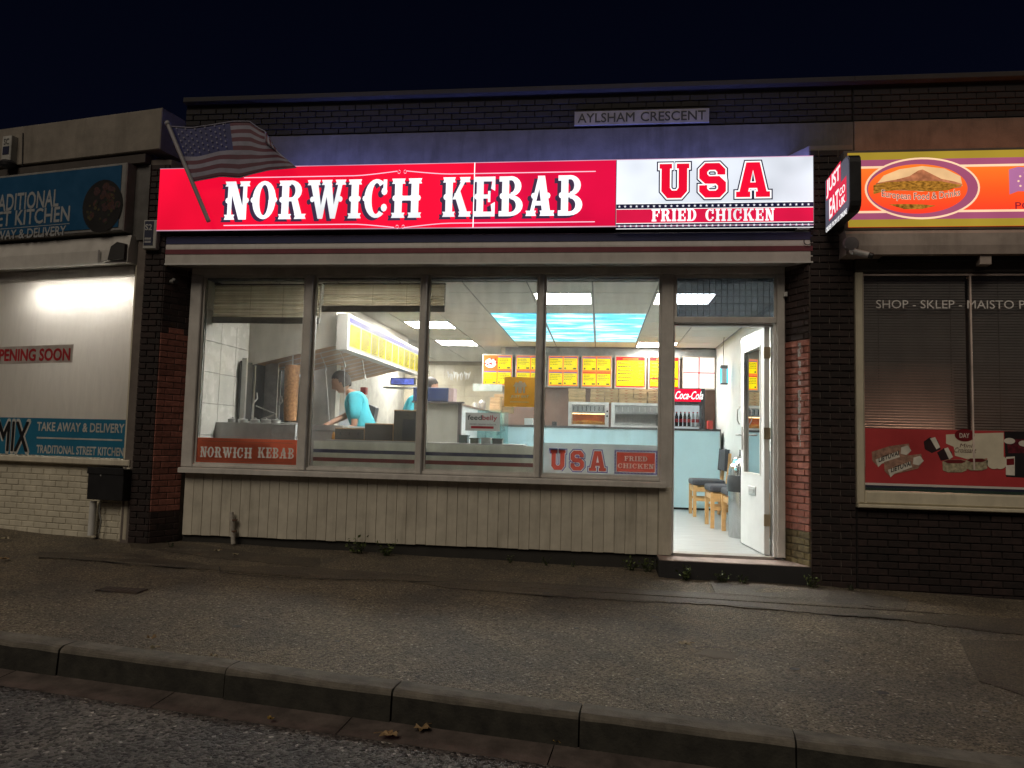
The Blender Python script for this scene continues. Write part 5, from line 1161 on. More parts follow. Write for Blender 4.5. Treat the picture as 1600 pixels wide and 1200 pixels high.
for s_, (x0, x1) in enumerate(((888, 914), (922, 944), (945, 966), (967, 989), (990, 1011), (1012, 1033))):
    w_ = ['first', 'second', 'third', 'fourth', 'fifth', 'sixth'][s_]
    stack(x0, x1, 4.36, hz+.002, 5, .0405, ['%s pizza box of the %s stack on the hot cabinets' % (o, w_) for o in ords], 'pizza boxes on the hot cabinets', .36, logo=s_ > 0)
stack(772, 800, 3.95, 1.306, 6, .045, ['%s brown box in the taller stack at the counter corner' % o for o in ('lowest', 'second', 'third', 'fourth', 'fifth', 'topmost')], 'brown boxes at the counter corner', .2)
stack(765, 781, 3.7, 1.306, 5, .042, ['%s brown box in the shorter front stack at the counter corner' % o for o in ('lowest', 'second', 'third', 'fourth', 'topmost')], 'brown boxes at the counter corner', .18)

def clutter(name, lab, cat, px, w, h, m_, Y=4.3, d=.12):
    p = P(px, 660, Y); t = MB().bbox(p.x-w/2, p.x+w/2, Y, Y+d, cz1+.001, cz1+h, .004).build(name, m_); return tag(t, lab, cat)
clutter('card_reader', 'small black card reader on the blue counter left of the lit cabinet', 'card reader', 866, .07, .06, black_pl)
clutter('napkin_box', 'white napkin box on the blue counter near the window mullion', 'napkin box', 826, .13, .10, white_pl)
clutter('charity_tin', 'red collecting tin on the blue counter end near the fridge', 'tin', 1110, .07, .12, red_p)

# backlit menu boards on the back wall
MY = BKY-.10
g_my = glow('menu_yellow', (1, .80, .0), .92, .05); g_mo = glow('menu_orange', (1, .22, .035), .9, .1); g_mr = glow('menu_red', (.75, .02, .02), .8); g_mw = glow('menu_white', (1, .97, .95), .93, .1)
g_mb = mat('menu_blue', (.05, .05, .3), .4, emit=.35, ecol=(.12, .10, .6)); mtxt = mat('menu_text', (.06, .05, .0), .5)
mframe = mat('menu_frame', (.46, .40, .33), .4, metal=.4)
zm0, zm1 = P(930, 606, MY).z, P(930, 555, MY).z
for k, (x0, x1) in enumerate(((753.5, 801), (805, 853.5), (855.5, 904.5), (908, 956.5), (960.5, 1009.5), (1013, 1062), (1066.5, 1118))):
    a, b = P(x0, 580, MY).x, P(x1, 580, MY).x
    w_ = ('first', 'second', 'third', 'fourth', 'fifth', 'sixth', 'last')[k]
    lab = ('%s backlit menu board from the left, orange with four yellow panels' % w_ if k < 4 else '%s backlit menu board from the left, yellow list in a red border' % w_ if k < 6 else 'white backlit board with red cross lines at the right end')
    t = thing('menu_board', lab, 'menu board', ((a+b)/2, MY, zm0), group='backlit menu boards')
    MB().box(a, b, MY, MY+.09, zm0, zm1).build('frame', mframe, t)
    a += .018; b -= .018; c0, c1 = zm0+.02, zm1-.02; Y = MY-.003
    MB().box(a, b, Y, Y+.0025, c0, c1).build('face', (g_mo, g_mr, g_mw)[0 if k < 4 else 1 if k < 6 else 2], t)
    tx = MB()
    if k < 4:
        for i in range(2):
            for j in range(2):
                xa, xb = a+.012+(b-a-.012)*i/2, a+(b-a)*(i+1)/2-.012; za, zb = c0+.02+(c1-c0)*j/2, c0+(c1-c0)*(j+1)/2-.035
                if k == 0 and i == 0 and j == 1:
                    MB().flat([disc((xa+xb)/2, (za+zb)/2, .09, .075)], Y-.003).build('badge', g_mw, t)
                    m2 = MB()
                    for r in range(9): m2.flat([disc(xa+random.random()*(xb-xa), za+.03+random.random()*(zb-za-.05), .02, .012, 8, random.random()*3)], Y-.0040-.0002*r)
                    m2.build('badge_art', g_mr, t); continue
                MB().box(xa, xb, Y-.002, Y-.0004, za, zb).build('panel', g_my, t)
                MB().box(xa, xb, Y-.0035, Y-.0004, zb+.003, zb+.018).build('heading', g_mb if not (k == 3 and j == 0) else g_mr, t)
                lines(tx, xa+.01, xb-.01, za+.07, zb-.01, 4, Y-.0035, .3, .5); tx.box(xa+.012, xa+.035, Y-.0035, Y-.0022, za+.01, za+.035); tx.box(xb-.06, xb-.012, Y-.0035, Y-.0022, za+.008, za+.03)
    elif k < 6:
        MB().box(a+.012, b-.012, Y-.002, Y-.0004, c0+.02, c1-.06).build('panel', g_my, t)
        if k == 5: MB().box(a+.014, b-.014, Y-.0035, Y-.0022, c0+.12, c0+.145).build('divider', g_mr, t)
        MB().box(a+.10, b-.10, Y-.0035, Y-.0004, c1-.045, c1-.022).build('heading', g_mo, t)
        lines(tx, a+.03, a+.25, c0+.07, c1-.07, 6, Y-.0035, .35, .2); lines(tx, b-.09, b-.03, c0+.07, c1-.07, 6, Y-.0035, .35, .1)
    else:
        MB().box((a+b)/2-.008, (a+b)/2+.008, Y-.003, Y-.0004, c0, c1).box(a, (a+b)/2-.0085, Y-.003, Y-.0004, (c0+c1)/2-.008, (c0+c1)/2+.008).box((a+b)/2+.0085, b, Y-.003, Y-.0004, (c0+c1)/2-.008, (c0+c1)/2+.008).build('cross_lines', g_mr, t)
    if tx.v: tx.build('small_print', mtxt, t)
# drinks fridge
a, b = P(1036, 640, 4.62).x, P(1104, 640, 4.62).x; zt = P(1080, 605.5, 4.62).z
F = thing('drinks_fridge', 'black drinks fridge with red lit header and bottles behind the counter', 'fridge', ((a+b)/2, 4.8, 0))
mb = MB().box(a, a+.05, 4.82, 4.98, 0, zt).box(b-.05, b, 4.80, 4.98, 0, zt); mb.box(a+.051, b-.051, 4.80, 4.98, 0, .2).box(a+.051, b-.051, 4.97, 4.98, .2, zt-.21).box(a+.051, b-.051, 4.80, 4.98, zt-.24, zt); mb.build('cabinet', black_pl, F)
MB().box(a+.01, b-.06, 4.792, 4.7995, zt-.20, zt-.012).build('header', glow('header_red', (.85, .0, .03), .85, .1), F)
text('Coca-Cola', P(1054, 616, 4.78).x, P(1098, 616, 4.78).x, zt-.165, zt-.045, 4.789, glow('header_white', (1, 1, 1), 1.1), F, bold=.012, shear=.25)
MB().box(a+.06, b-.06, 4.955, 4.965, .25, zt-.25).build('lit_back', glow('fridge_back', (.75, .82, .85), .6, .2), F)
for z in (.55, .87, 1.19): MB().box(a+.055, b-.055, 4.82, 4.95, z-.01, z).build('shelf', steel_dull, F)
MB().box(a+.052, b-.052, 4.803, 4.807, .201, zt-.241).build('door_glass', clear_in, F)
br = mat('cola_red', (.55, .01, .02), .3); bk = mat('cola_dark', (.03, .012, .01), .2); bwh = mat('bottle_pale', (.6, .6, .6), .3)
for z, row in ((1.191, 'upper'), (.871, 'lower')):
    for i in range(8):
        x = a+.10+i*(b-a-.2)/7; side_ = i > 5
        t = thing('drink_bottle', ('pale bottle, %s in the %s fridge row from the left' if side_ else 'red-capped cola bottle, %s in the %s fridge row from the left') % (('first', 'second', 'third', 'fourth', 'fifth', 'sixth', 'seventh', 'eighth')[i], row), 'bottle', (x, 4.87, z), group='bottles in the drinks fridge')
        MB().lathe((x, 4.87, z), [(.024, 0), (.026, .07), (.024, .1), (.026, .14), (.012, .19), (.011, .2)], 10).build('body', bwh if side_ else bk, t, smooth=True)
        MB().lathe((x, 4.87, z+.06), [(.027, 0), (.027, .05)], 10).build('label', br, t, smooth=True)
        MB().lathe((x, 4.87, z+.2), [(.012, 0), (.012, .018)], 8).build('cap', br, t)
# insect killer lantern on the right wall
c = P(1131, 588, 3.6)
I = thing('insect_killer', 'hanging insect killer lantern with blue glowing sides by the right wall', 'insect killer', (c.x, 3.6, c.z))
zb_, zt_ = P(1131, 601, 3.6).z, P(1131, 571, 3.6).z
MB().box(c.x-.045, c.x+.045, 3.56, 3.64, zt_-.045, zt_).box(c.x-.045, c.x+.045, 3.56, 3.64, zb_, zb_+.02).build('case', mat('lantern_case', (.10, .11, .12), .4), I)
MB().box(c.x-.03, c.x+.03, 3.553, 3.56, zb_+.021, zt_-.046).build('front_plate', steel, I)
MB().box(c.x-.052, c.x-.031, 3.57, 3.63, zb_+.021, zt_-.046).box(c.x+.031, c.x+.052, 3.57, 3.63, zb_+.021, zt_-.046).build('blue_tubes', glow('uv_blue', (.10, .65, .9), 1.6), I)
MB().path([(c.x, 3.6, zt_), (c.x-.01, 3.6, CZ-.1), (c.x+.005, 3.62, CZ)], .004, 5).build('hanging_wire', black_pl, I)
# waiting chairs along the right wall
def chair(lab, x, y):
    t = thing('chair', lab, 'chair', (x, y, 0), group='waiting chairs along the right wall')
    W, Dp = .44, .40; fab = mat('chair_fabric', (.045, .048, .058), .9, bump=.3, bs=250)
    for sy in (-1, 1):
        MB().box(x-.02, x+.02, y+sy*(W/2)-.022, y+sy*(W/2)+.022, 0, .40).build('leg', wood_pale, t)
        mb = MB(); mb.prism([(x+Dp-.05, 0), (x+Dp-.01, 0), (x+Dp+.055, .82), (x+Dp+.02, .82)], y+sy*(W/2)-.022, y+sy*(W/2)+.022); mb.build('leg', wood_pale, t)
        MB().box(x+.021, x+Dp-.03, y+sy*(W/2)-.015, y+sy*(W/2)+.015, .32, .38).build('seat_rail', wood_pale, t)
        MB().box(x+.021, x+Dp-.04, y+sy*(W/2)-.012, y+sy*(W/2)+.012, .20, .235).build('stretcher', wood_pale, t)
    MB().box(x-.01, x+.02, y-W/2+.023, y+W/2-.023, .32, .38).build('front_rail', wood_pale, t)
    s_ = MB(); s_.box(x-.03, x+Dp-.02, y-W/2-.02, y+W/2+.02, .40, .475); o = s_.build('seat', fab, t); bv = o.modifiers.new('soft', 'BEVEL'); bv.width = .025; bv.segments = 3
    s_ = MB(); s_.prism([(x+Dp-.035, .60), (x+Dp+.012, .585), (x+Dp+.032, .86), (x+Dp-.015, .87)], y-W/2-.02, y+W/2+.02); o = s_.build('backrest', fab, t); bv = o.modifiers.new('soft', 'BEVEL'); bv.width = .02; bv.segments = 3
    return t
p1, p2 = PZ(1080, 806, 0), PZ(1107, 824, 0)
chair('wooden chair with dark padded seat, further from the door', p1.x+.03, p1.y+.12)
chair('wooden chair with dark padded seat, in the middle by the steel bin', p2.x+.03, p2.y+.14)
chair('wooden chair half hidden behind the steel bin and open door', p2.x+.12, p2.y-.50)
# bullet bin
chrome = mat('polished_steel', (.72, .72, .72), .16, metal=1, var=.03)
c = PZ(1163, 840, 0); B = thing('bullet_bin', 'shiny steel bullet bin with dark bag band behind the open door', 'bin', (c.x-.015, c.y, 0)); bx, by = c.x-.015, c.y+.02
MB().lathe((bx, by, 0), [(.135, 0), (.14, .01), (.14, .46)], 28).build('body', chrome, B, smooth=True)
MB().lathe((bx, by, .461), [(.150, 0), (.155, .05), (.152, .12), (.146, .165), (.142, .168)], 28).build('bag_rim', mat('bag_black', (.03, .032, .035), .35, bump=.9, bs=30), B, smooth=True)
MB().lathe((bx, by, .63), [(.14, 0), (.138, .05), (.125, .11), (.095, .165), (.05, .19), (.0, .197)], 28).build('dome', chrome, B, smooth=True)
fl_ = MB(); fl_.add([(bx-.10, by-.106, .68), (bx+.02, by-.146, .68), (bx+.015, by-.115, .765), (bx-.075, by-.088, .765)], [(0, 1, 2, 3)]); fl_.build('flap', mat('flap_cyan', (.25, .75, .85), .2, metal=.2), B)

# ------------------------------------------------------------------ kitchen side
hd_y = .95
eb, er = P(363, 577, hd_y), P(524, 539, hd_y)
H_ = thing('extraction_hood', 'large grey steel extraction hood over the kebab grills along the left wall', 'hood', (-3.2, 2.2, 1.6))
hoodm = mat('hood_grey', (.74, .71, .64), .45, metal=.05, var=.06)
MB().prism([(eb.x, eb.z), (er.x, er.z), (er.x, CZ-.01), (eb.x, CZ-.01)], hd_y, hd_y+.02).build('end_panel', hoodm, H_)
MB().box(er.x-.02, er.x, hd_y+.021, 3.9, er.z, CZ-.01).build('side_panel', hoodm, H_)
und = mat('greasy_steel', (.48, .27, .14), .42, metal=.35, var=.2)
MB().add([(eb.x, hd_y+.021, eb.z+.03), (er.x-.02, hd_y+.021, er.z+.02), (er.x-.02, 3.9, er.z+.02), (eb.x, 3.9, eb.z+.03)], [(0, 1, 2, 3)]).build('underside', und, H_)
for k in range(9):
    y = 1.25+k*.28
    MB().add([(eb.x+.15, y, eb.z+.045), (er.x-.06, y, er.z+.005), (er.x-.06, y+.05, er.z+.005), (eb.x+.15, y+.05, eb.z+.045)], [(0, 1, 2, 3)]).build('filter_bar', steel_dull, H_)
MB().box(eb.x+.05, eb.x+.35, 1.9, 2.9, eb.z+.01, eb.z+.035).build('hood_lamp', glow('hood_lamp', (.85, .92, 1), 1.6, .1), H_)
# yellow menu lightbox on the hood edge
mx0, mx1 = P(526, 520, .9).x, P(543.5, 520, .9).x; z0, z1 = P(543, 546, .9).z, P(543, 490, .9).z
K = thing('menu_lightbox', 'long yellow backlit price list along the extraction hood edge', 'menu board', (mx1, 2.3, z0), group=None)
MB().box(mx0, mx1, .9, 4.1, z0, z1).build('case', mat('lightbox_white', (.62, .60, .56), .4, var=.03), K)
FX = mx1+.003
MB().box(mx1, FX, .93, 4.07, z0+.03, z1-.03).build('face', glow('list_white', (1, .97, .80), .62, .1, base=.15), K)
MB().box(FX+.0005, FX+.002, .93, 4.07, z1-.085, z1-.03).build('header_stripe', mat('list_blue', (.02, .016, .10), .5, emit=.16, ecol=(.22, .18, .75)), K)
tx = MB(); y = .96
for k in range(10):
    w = .34 if k < 2 else .25
    MB().box(FX+.0005, FX+.002, y, y+w, z0+.045, z1-.10).build('price_column', glow('list_yellow', (1, .82, .0), .85, .06, base=.15), K)
    for r in range(12):
        zz = z0+.055+r*(z1-z0-.17)/12; tx.box(FX+.0025, FX+.003, y+.02, y+w*random.uniform(.55, .95), zz, zz+.008)
    y += w+.04
tx.build('small_print', mat('menu_text', (.06, .05, .0)), K)
# kebab grills: burner backs against the wall and upright spits of meat
dkp = mat('burner_dark', (.06, .062, .068), .4, metal=.4, var=.25)
gz0, gz1 = 1.06, 1.56
for k, (y0, y1, lab) in enumerate(((.72, 1.28, 'kebab grill nearer the window with dark burner back'), (1.34, 1.95, 'second kebab grill along the left wall with dark burner back'))):
    t = thing('kebab_grill', lab, 'grill', (LX0+.15, (y0+y1)/2, 1.06), group='kebab grills along the left wall')
    MB().box(LX0+.03, LX0+.05, y0, y1, gz0, gz1+.12).build('burner_back', dkp, t)
    MB().box(LX0+.051, LX0+.20, y1-.02, y1, gz0, gz1+.15).build('side_panel', mat('grill_side', (.55, .55, .55), .35, metal=.6), t)
    MB().box(LX0+.051, LX0+.10, y0, y0+.03, gz0, gz1+.15).build('upright', steel, t)
    MB().box(LX0+.051, LX0+.065, (y0+y1)/2-.01, (y0+y1)/2+.01, gz0, gz1+.1).build('divider', steel, t)
    MB().path([(LX0+.11, y0+.16, gz0), (LX0+.11, y0+.16, gz0+.18), (LX0+.14, y0+.2, gz0+.24), (LX0+.11, y0+.24, gz0+.3)], .008).build('gas_hose', white_pl, t)
meat = mat('kebab_meat', (.42, .21, .09), .6, var=.3, vs_=40, bump=.8, bs=60)
for k, (px, py, Y, h, lab) in enumerate(((453, 658, 1.05, .60, 'tall upright kebab meat spit in front of the grill, fully in view'), (477, 661, 1.35, .46, 'smaller kebab meat spit half hidden by the first mullion'))):
    c = P(px, py, Y); t = thing('kebab_spit', lab, 'kebab spit', c, group='kebab meat spits')
    R0 = .078 if k == 0 else .075
    pf_ = [(R0*.82, 0)]+[(R0*(.86+.18*i/10+random.uniform(-.015, .015)), h*i/10) for i in range(1, 10)]+[(R0*1.02, h), (R0*.6, h+.005)]
    MB().lathe(c, pf_, 24).build('meat', meat, t, smooth=True)
    MB().tube(c-Vector((0, 0, .12)), c+Vector((0, 0, h+.12)), .008).build('skewer', steel, t)
    MB().lathe(c-Vector((0, 0, .03)), [(.12, 0), (.13, .012), (.10, .016)], 20).build('drip_pan', steel, t, smooth=True)
bt = thing('steel_bench', 'stainless steel kitchen bench under the kebab spits', 'bench', (-3.1, .5, 0))
bx1_ = P(482, 670, .5).x+.35
MB().box(LX0+.02, bx1_, .50, 2.6, .98, 1.03).build('top', steel, bt)
MB().box(LX0+.04, bx1_-.02, .53, 2.58, .12, .979).build('cabinet', steel_dull, bt)
a, b, c = P(338, 670, .42).x, P(431, 670, .42).x, P(468, 670, .42).x
bz_ = P(400, 661, .42).z
bm_ = thing('bain_marie', 'stainless bain-marie with a row of round pots behind the red window sign', 'bain-marie', ((a+c)/2, .42, .62))
MB().bbox(a, b-.003, .34, .49, .62, bz_, .004).build('body', steel, bm_)
MB().bbox(b, c, .32, .49, .62, bz_-.006, .004).build('side_unit', mat('bright_panel', (.72, .74, .74), .35, metal=.5), bm_)
for k, x in enumerate((362, 378, 397, 414, 430)):
    p = P(x, 660, .38); r = .045
    tag(MB().lathe((p.x, .40, bz_+.001), [(r, 0), (r, .028), (r*1.08, .03), (r*.9, .036), (.012, .04), (.012, .05), (.002, .052)], 18).build('pot', steel, smooth=True), 'round lidded steel pot, %s from the left on the bain-marie' % ('first', 'second', 'third', 'fourth', 'fifth')[k], 'pot', 'pots on the bain-marie')
p0, p1, p2 = P(400, 634, .40), P(431, 647, .40), P(408, 655, .40)
tag(MB().path([p0, p1], .006).path([p1, p2], .006).build('tongs', steel), 'open steel tongs sticking up from the pots', 'tongs')
c = P(322, 677, .30); t = thing('sauce_bottle', 'white sauce bottle with red label in the left window corner', 'bottle', (c.x, .30, .64))
MB().lathe((c.x, .30, .64), [(.028, 0), (.030, .06), (.028, .12), (.012, .15), (.010, .175)], 14).build('body', white_pl, t, smooth=True); MB().lathe((c.x, .30, .70), [(.0315, 0), (.0315, .05)], 14).build('label', red_p, t)
tag(MB().box(LX0+.002, LX0+.006, 2.0, 4.6, .95, 1.58).build('splashback', mat('splash_steel', (.58, .60, .62), .22, metal=.9, var=.12)), 'shiny steel splashback on the wall behind the cook', 'splashback')
for k, (x0, y0, x1, y1, xm, ym) in enumerate(((500, 552, 508, 570, 515, 660), (529, 543, 538, 565, 539, 625), (566, 562, 570, 585, 566, 600))):
    Y = 1.15
    tag(MB().path([P(x0, y0, Y), P(x1, y1, Y), P(xm, ym, Y)], .0025, 5).tube(P(x1, y1, Y), P(x1+2, y1+9, Y), .007).build('utensil_chain', steel), ('hanging steel chain and hook nearest the first mullion', 'hanging steel chain in the middle under the hood', 'short hanging chain beside the cook')[k], 'chain')
tag(MB().box(-2.86, -2.4, 1.25, 1.75, .88, .91).box(-2.84, -2.42, 1.27, 1.73, 0, .879).build('prep_table', steel_dull), 'low steel prep table in front of the cook', 'table')
# back kitchen: shelf, fridge, tablet, odds and ends
tag(MB().box(-3.0, -1.75, 6.75, 7.2, .0, 1.35).build('white_freezer', mat('freezer_white', (.60, .66, .74), .35, var=.04)), 'white freezer cabinet in the far kitchen', 'freezer')
c0, c1 = P(739, 600, 4.6), P(790, 610, 4.6)
tag(MB().box(c0.x, c1.x-.06, 4.6, 4.63, P(760, 611, 4.6).z, P(760, 600, 4.6).z).build('shelf_sign', mat('pale_sign', (.55, .60, .55), .5)), 'pale narrow sign board hanging below the first menu board', 'sign')
mr_ = MB()
for k in range(16):
    p = P(700+k*2.3, 583+random.uniform(-3, 3), 7.1); mr_.tube(p, p+Vector((random.uniform(-.03, .03), 0, -.12)), .012, .004, 5)
tag(mr_.build('utensil_rail', steel), 'rail of small utensils on the far tiled wall', 'utensils')
c = P(745, 640, 4.4)
for k, (x, w, h, m_) in enumerate(((742, 8, .16, 'steel_pan'), (753, 11, .20, 'steel_pan2'))):
    p = P(x, 640, 4.4); MBt = MB().lathe((p.x, 4.4, 1.306), [(.04+.01*k, 0), (.045+.012*k, h*.8), (.02, h)], 14).build('blender_jar', mat('jar_grey', (.45, .42, .40), .3, metal=.3), smooth=True)
    tag(MBt, ('slim grey jar on the side counter, left one', 'wider grey jar on the side counter, right one')[k], 'jar')
p = P(612, 596, 3.6)
tv = thing('wall_screen', 'small wall screen with blue picture beyond the hood', 'screen', p)
a, b = P(610, 590, 3.6), P(648, 602, 3.6)
MB().box(a.x, b.x, 3.6, 3.66, b.z, a.z).build('case', black_pl, tv); MB().box(a.x+.015, b.x-.015, 3.597, 3.5995, b.z+.012, a.z-.012).build('picture', glow('screen_blue', (.15, .2, .75), .8, .6, 14), tv)
tag(MB().box(P(600, 604, 3.9).x, P(655, 604, 3.9).x, 3.85, 4.05, P(620, 607, 3.9).z, P(620, 604.5, 3.9).z).build('wall_shelf', white_pl), 'thin white wall shelf under the small screen', 'shelf')
tag(MB().box(P(563, 610, 3.4).x, P(571, 610, 3.4).x, 3.4, 3.5, P(567, 616, 3.4).z, P(567, 605, 3.4).z).build('red_dispenser', mat('dispenser_red', (.5, .02, .02), .4)), 'red dispenser on the wall behind the cook', 'dispenser')
tag(MB().prism([(P(574, 640, 3.2).x, P(574, 662, 3.2).z), (P(583, 640, 3.2).x, P(583, 662, 3.2).z), (P(587, 640, 3.2).x, P(587, 637, 3.2).z), (P(576, 640, 3.2).x, P(576, 632, 3.2).z)], 3.2, 3.35).build('dark_bin', mat('bin_grey', (.08, .085, .09), .5)), 'dark grey bin standing behind the cook', 'bin')
# ------------------------------------------------------------------ window signs of the takeaway
WY = -.004
a, b = P(306, 685, WY), P(466, 731, WY)
NW = thing('window_sign', 'red board with pale NORWICH KEBAB lettering at the foot of the first window', 'window sign', (-3.2, WY, WB))
zt, zb = P(385, 685.5, WY).z, WB+.004
MB().flat([[(-3.742, zb), (-2.768, zb), (-2.768, zt), (-3.742, zt)]], WY).build('board', vinyl('board_red', (1, .20, .10), .7), NW)
slab_word('NORWICH', P(313, 708, WY).x, P(394, 708, WY).x, P(350, 715, WY).z, P(350, 698.5, WY).z, WY-.002, vinyl('board_letter', (.97, .93, .90), .15), NW)
slab_word('KEBAB', P(403, 708, WY).x, P(460, 708, WY).x, P(430, 716, WY).z, P(430, 699.5, WY).z, WY-.002, vinyl('board_letter', (.6, .5, .42)), NW)
MB().box(-3.70, -2.81, WY-.0015, WY-.0003, zb+.028, zb+.031).box(-3.70, -2.81, WY-.0015, WY-.0003, zt-.032, zt-.029).build('ruled_line', mat('board_line', (.5, .2, .14), .5), NW)
US = thing('window_sign', 'white board with red USA letters and fried chicken panel at the fourth window foot', 'window sign', (0, WY, WB))
zt = P(940, 694, WY).z
MB().flat([[(-.490, WB+.012), (.497, WB+.012), (.497, zt), (-.490, zt)]], WY).build('board', vinyl('usa_board', (.86, .86, .86), .8), US)
dk_line = vinyl('usa_outline', (.14, .11, .40)); wht = vinyl('usa_edge', (.97, .96, .96), .7); rd = vinyl('usa_red', (1, .26, .18), .8)
varsity(P(860, 720, WY).x, P(947, 720, WY).x, P(900, 735, WY).z, P(900, 704, WY).z, WY-.001, film('usa_film', (1, .17, .12)), wht, dk_line, US, see=True)
x0, x1, z0, z1 = P(960, 720, WY).x, P(1027, 720, WY).x, P(990, 741, WY).z, P(990, 703.5, WY).z
RCT = lambda e: [(x0+e, z0+e), (x1-e, z0+e), (x1-e, z1-e), (x0+e, z1-e)]
fp = MB().flat([RCT(0), RCT(.014)], WY-.002).build('panel_border', dk_line, US)
mb = MB(); n = 30
for i in range(n):
    u = x0+.006+(x1-x0-.012)*i/(n-1)
    for zz in (z0+.007, z1-.007): mb.box(u-.003, u+.003, WY-.0035, WY-.0022, zz-.003, zz+.003)
for i in range(1, 15):
    w = z0+.007+(z1-z0-.014)*i/15
    for xx in (x0+.006, x1-.006): mb.box(xx-.003, xx+.003, WY-.0035, WY-.0022, w-.003, w+.003)
tag(mb.build('border_dots', wht, fp), kind='stuff')
MB().flat([RCT(.020)], WY-.003).build('red_panel', film('usa_film', (1, .17, .12)), fp)
hm = (z0+z1)/2; hh = .042
slab_word('FRIED', x0+.085, x1-.085, hm+.010, hm+.010+hh, WY-.006, vinyl('panel_letter', (.97, .95, .94), .1), US, T=False)
slab_word('CHICKEN', x0+.030, x1-.030, hm-.012-hh, hm-.012, WY-.006, vinyl('panel_letter', (.97, .95, .94), .1), US, T=False)
# orange delivery sticker
JY = .008
c0, c1 = P(788.5, 589, JY), P(836.5, 636, JY)
JE = thing('window_sticker', 'square orange sticker with white house symbol and JUST EAT lettering', 'sticker', (c0.x, JY, c1.z))
MB().flat([[(c0.x, c1.z), (c1.x, c1.z), (c1.x, c0.z), (c0.x, c0.z)]], JY).build('sheet', vinyl('sticker_orange', (.95, .45, .06), .7), JE)
ww = c1.x-c0.x; hh = c0.z-c1.z; ps = lambda u, v: (c0.x+ww*u, c1.z+hh*v); sw = vinyl('sticker_white', (.97, .95, .90), .15)
MB().flat([[ps(*p) for p in ((.28, .68), (.36, .84), (.44, .80), (.47, .87), (.56, .86), (.58, .80), (.64, .84), (.72, .70), (.66, .68), (.66, .46), (.60, .46), (.59, .66), (.56, .66), (.55, .46), (.45, .46), (.44, .66), (.42, .66), (.40, .46), (.34, .46), (.34, .68))]], JY-.001).build('house_symbol', sw, JE)
text('JUST EAT', ps(.21, 0)[0], ps(.77, 0)[0], ps(0, .285)[1], ps(0, .385)[1], JY-.001, sw, JE, bold=.04, shear=.2)
mb = MB(); lines(mb, ps(.2, 0)[0], ps(.8, 0)[0], ps(0, .14)[1], ps(0, .18)[1], 1, JY-.001, .7, .05); mb.build('small_print', sw, JE)
c0, c1 = P(727.5, 644.5, JY), P(781, 674, JY)
FB = thing('window_sticker', 'grey rectangular sticker with feedbelly lettering on the third window', 'sticker', (c0.x, JY, c1.z))
MB().flat([[(c0.x, c1.z), (c1.x, c1.z), (c1.x, c0.z), (c0.x, c0.z)]], JY).build('sheet', vinyl('sticker_grey', (.66, .65, .63)), FB)
ww = c1.x-c0.x; hh = c0.z-c1.z
text('feed', ps(.07, 0)[0], ps(.47, 0)[0], ps(0, .60)[1], ps(0, .87)[1], JY-.001, black_p, FB, bold=.012)
text('belly', ps(.49, 0)[0], ps(.91, 0)[0], ps(0, .52)[1], ps(0, .87)[1], JY-.001, mat('belly_red', (.5, .04, .06), .5), FB, bold=.012)
text('ORDER ONLINE WITH US', ps(.12, 0)[0], ps(.88, 0)[0], ps(0, .33)[1], ps(0, .40)[1], JY-.001, black_p, FB)
MB().box(ps(.17, 0)[0], ps(.82, 0)[0], JY-.002, JY-.0004, ps(0, .13)[1], ps(0, .26)[1]).build('red_bar', mat('belly_red', (.5, .04, .06)), FB)

# ------------------------------------------------------------------ bamboo blinds
def bamboo():
    m = bpy.data.materials.new('bamboo_weave'); m.use_nodes = True; t = m.node_tree; b = t.nodes['Principled BSDF']; N = t.nodes.new; L = t.links.new
    geo = N('ShaderNodeNewGeometry'); mp = N('ShaderNodeMapping'); mp.inputs['Scale'].default_value = (.35, .35, 60); L(geo.outputs['Position'], mp.inputs[0])
    nz = N('ShaderNodeTexNoise'); nz.inputs['Scale'].default_value = 2; nz.inputs['Detail'].default_value = 3; L(mp.outputs[0], nz.inputs['Vector'])
    rp = N('ShaderNodeValToRGB'); e = rp.color_ramp.elements; e[0].position = .3; e[0].color = (.34, .29, .20, 1); e[1].position = .7; e[1].color = (.66, .60, .46, 1)
    L(nz.outputs['Fac'], rp.inputs[0]); L(rp.outputs[0], b.inputs['Base Color']); b.inputs['Roughness'].default_value = .7
    bp = N('ShaderNodeBump'); bp.inputs['Strength'].default_value = .5; bp.inputs['Distance'].default_value = .003; L(nz.outputs['Fac'], bp.inputs['Height']); L(bp.outputs[0], b.inputs['Normal'])
    o = t.nodes['Material Output']; tl = N('ShaderNodeBsdfTranslucent'); L(rp.outputs[0], tl.inputs[0]); mx = N('ShaderNodeMixShader'); mx.inputs[0].default_value = .35
    L(b.outputs[0], mx.inputs[1]); L(tl.outputs[0], mx.inputs[2]); L(mx.outputs[0], o.inputs[0]); return m
bam = bamboo()
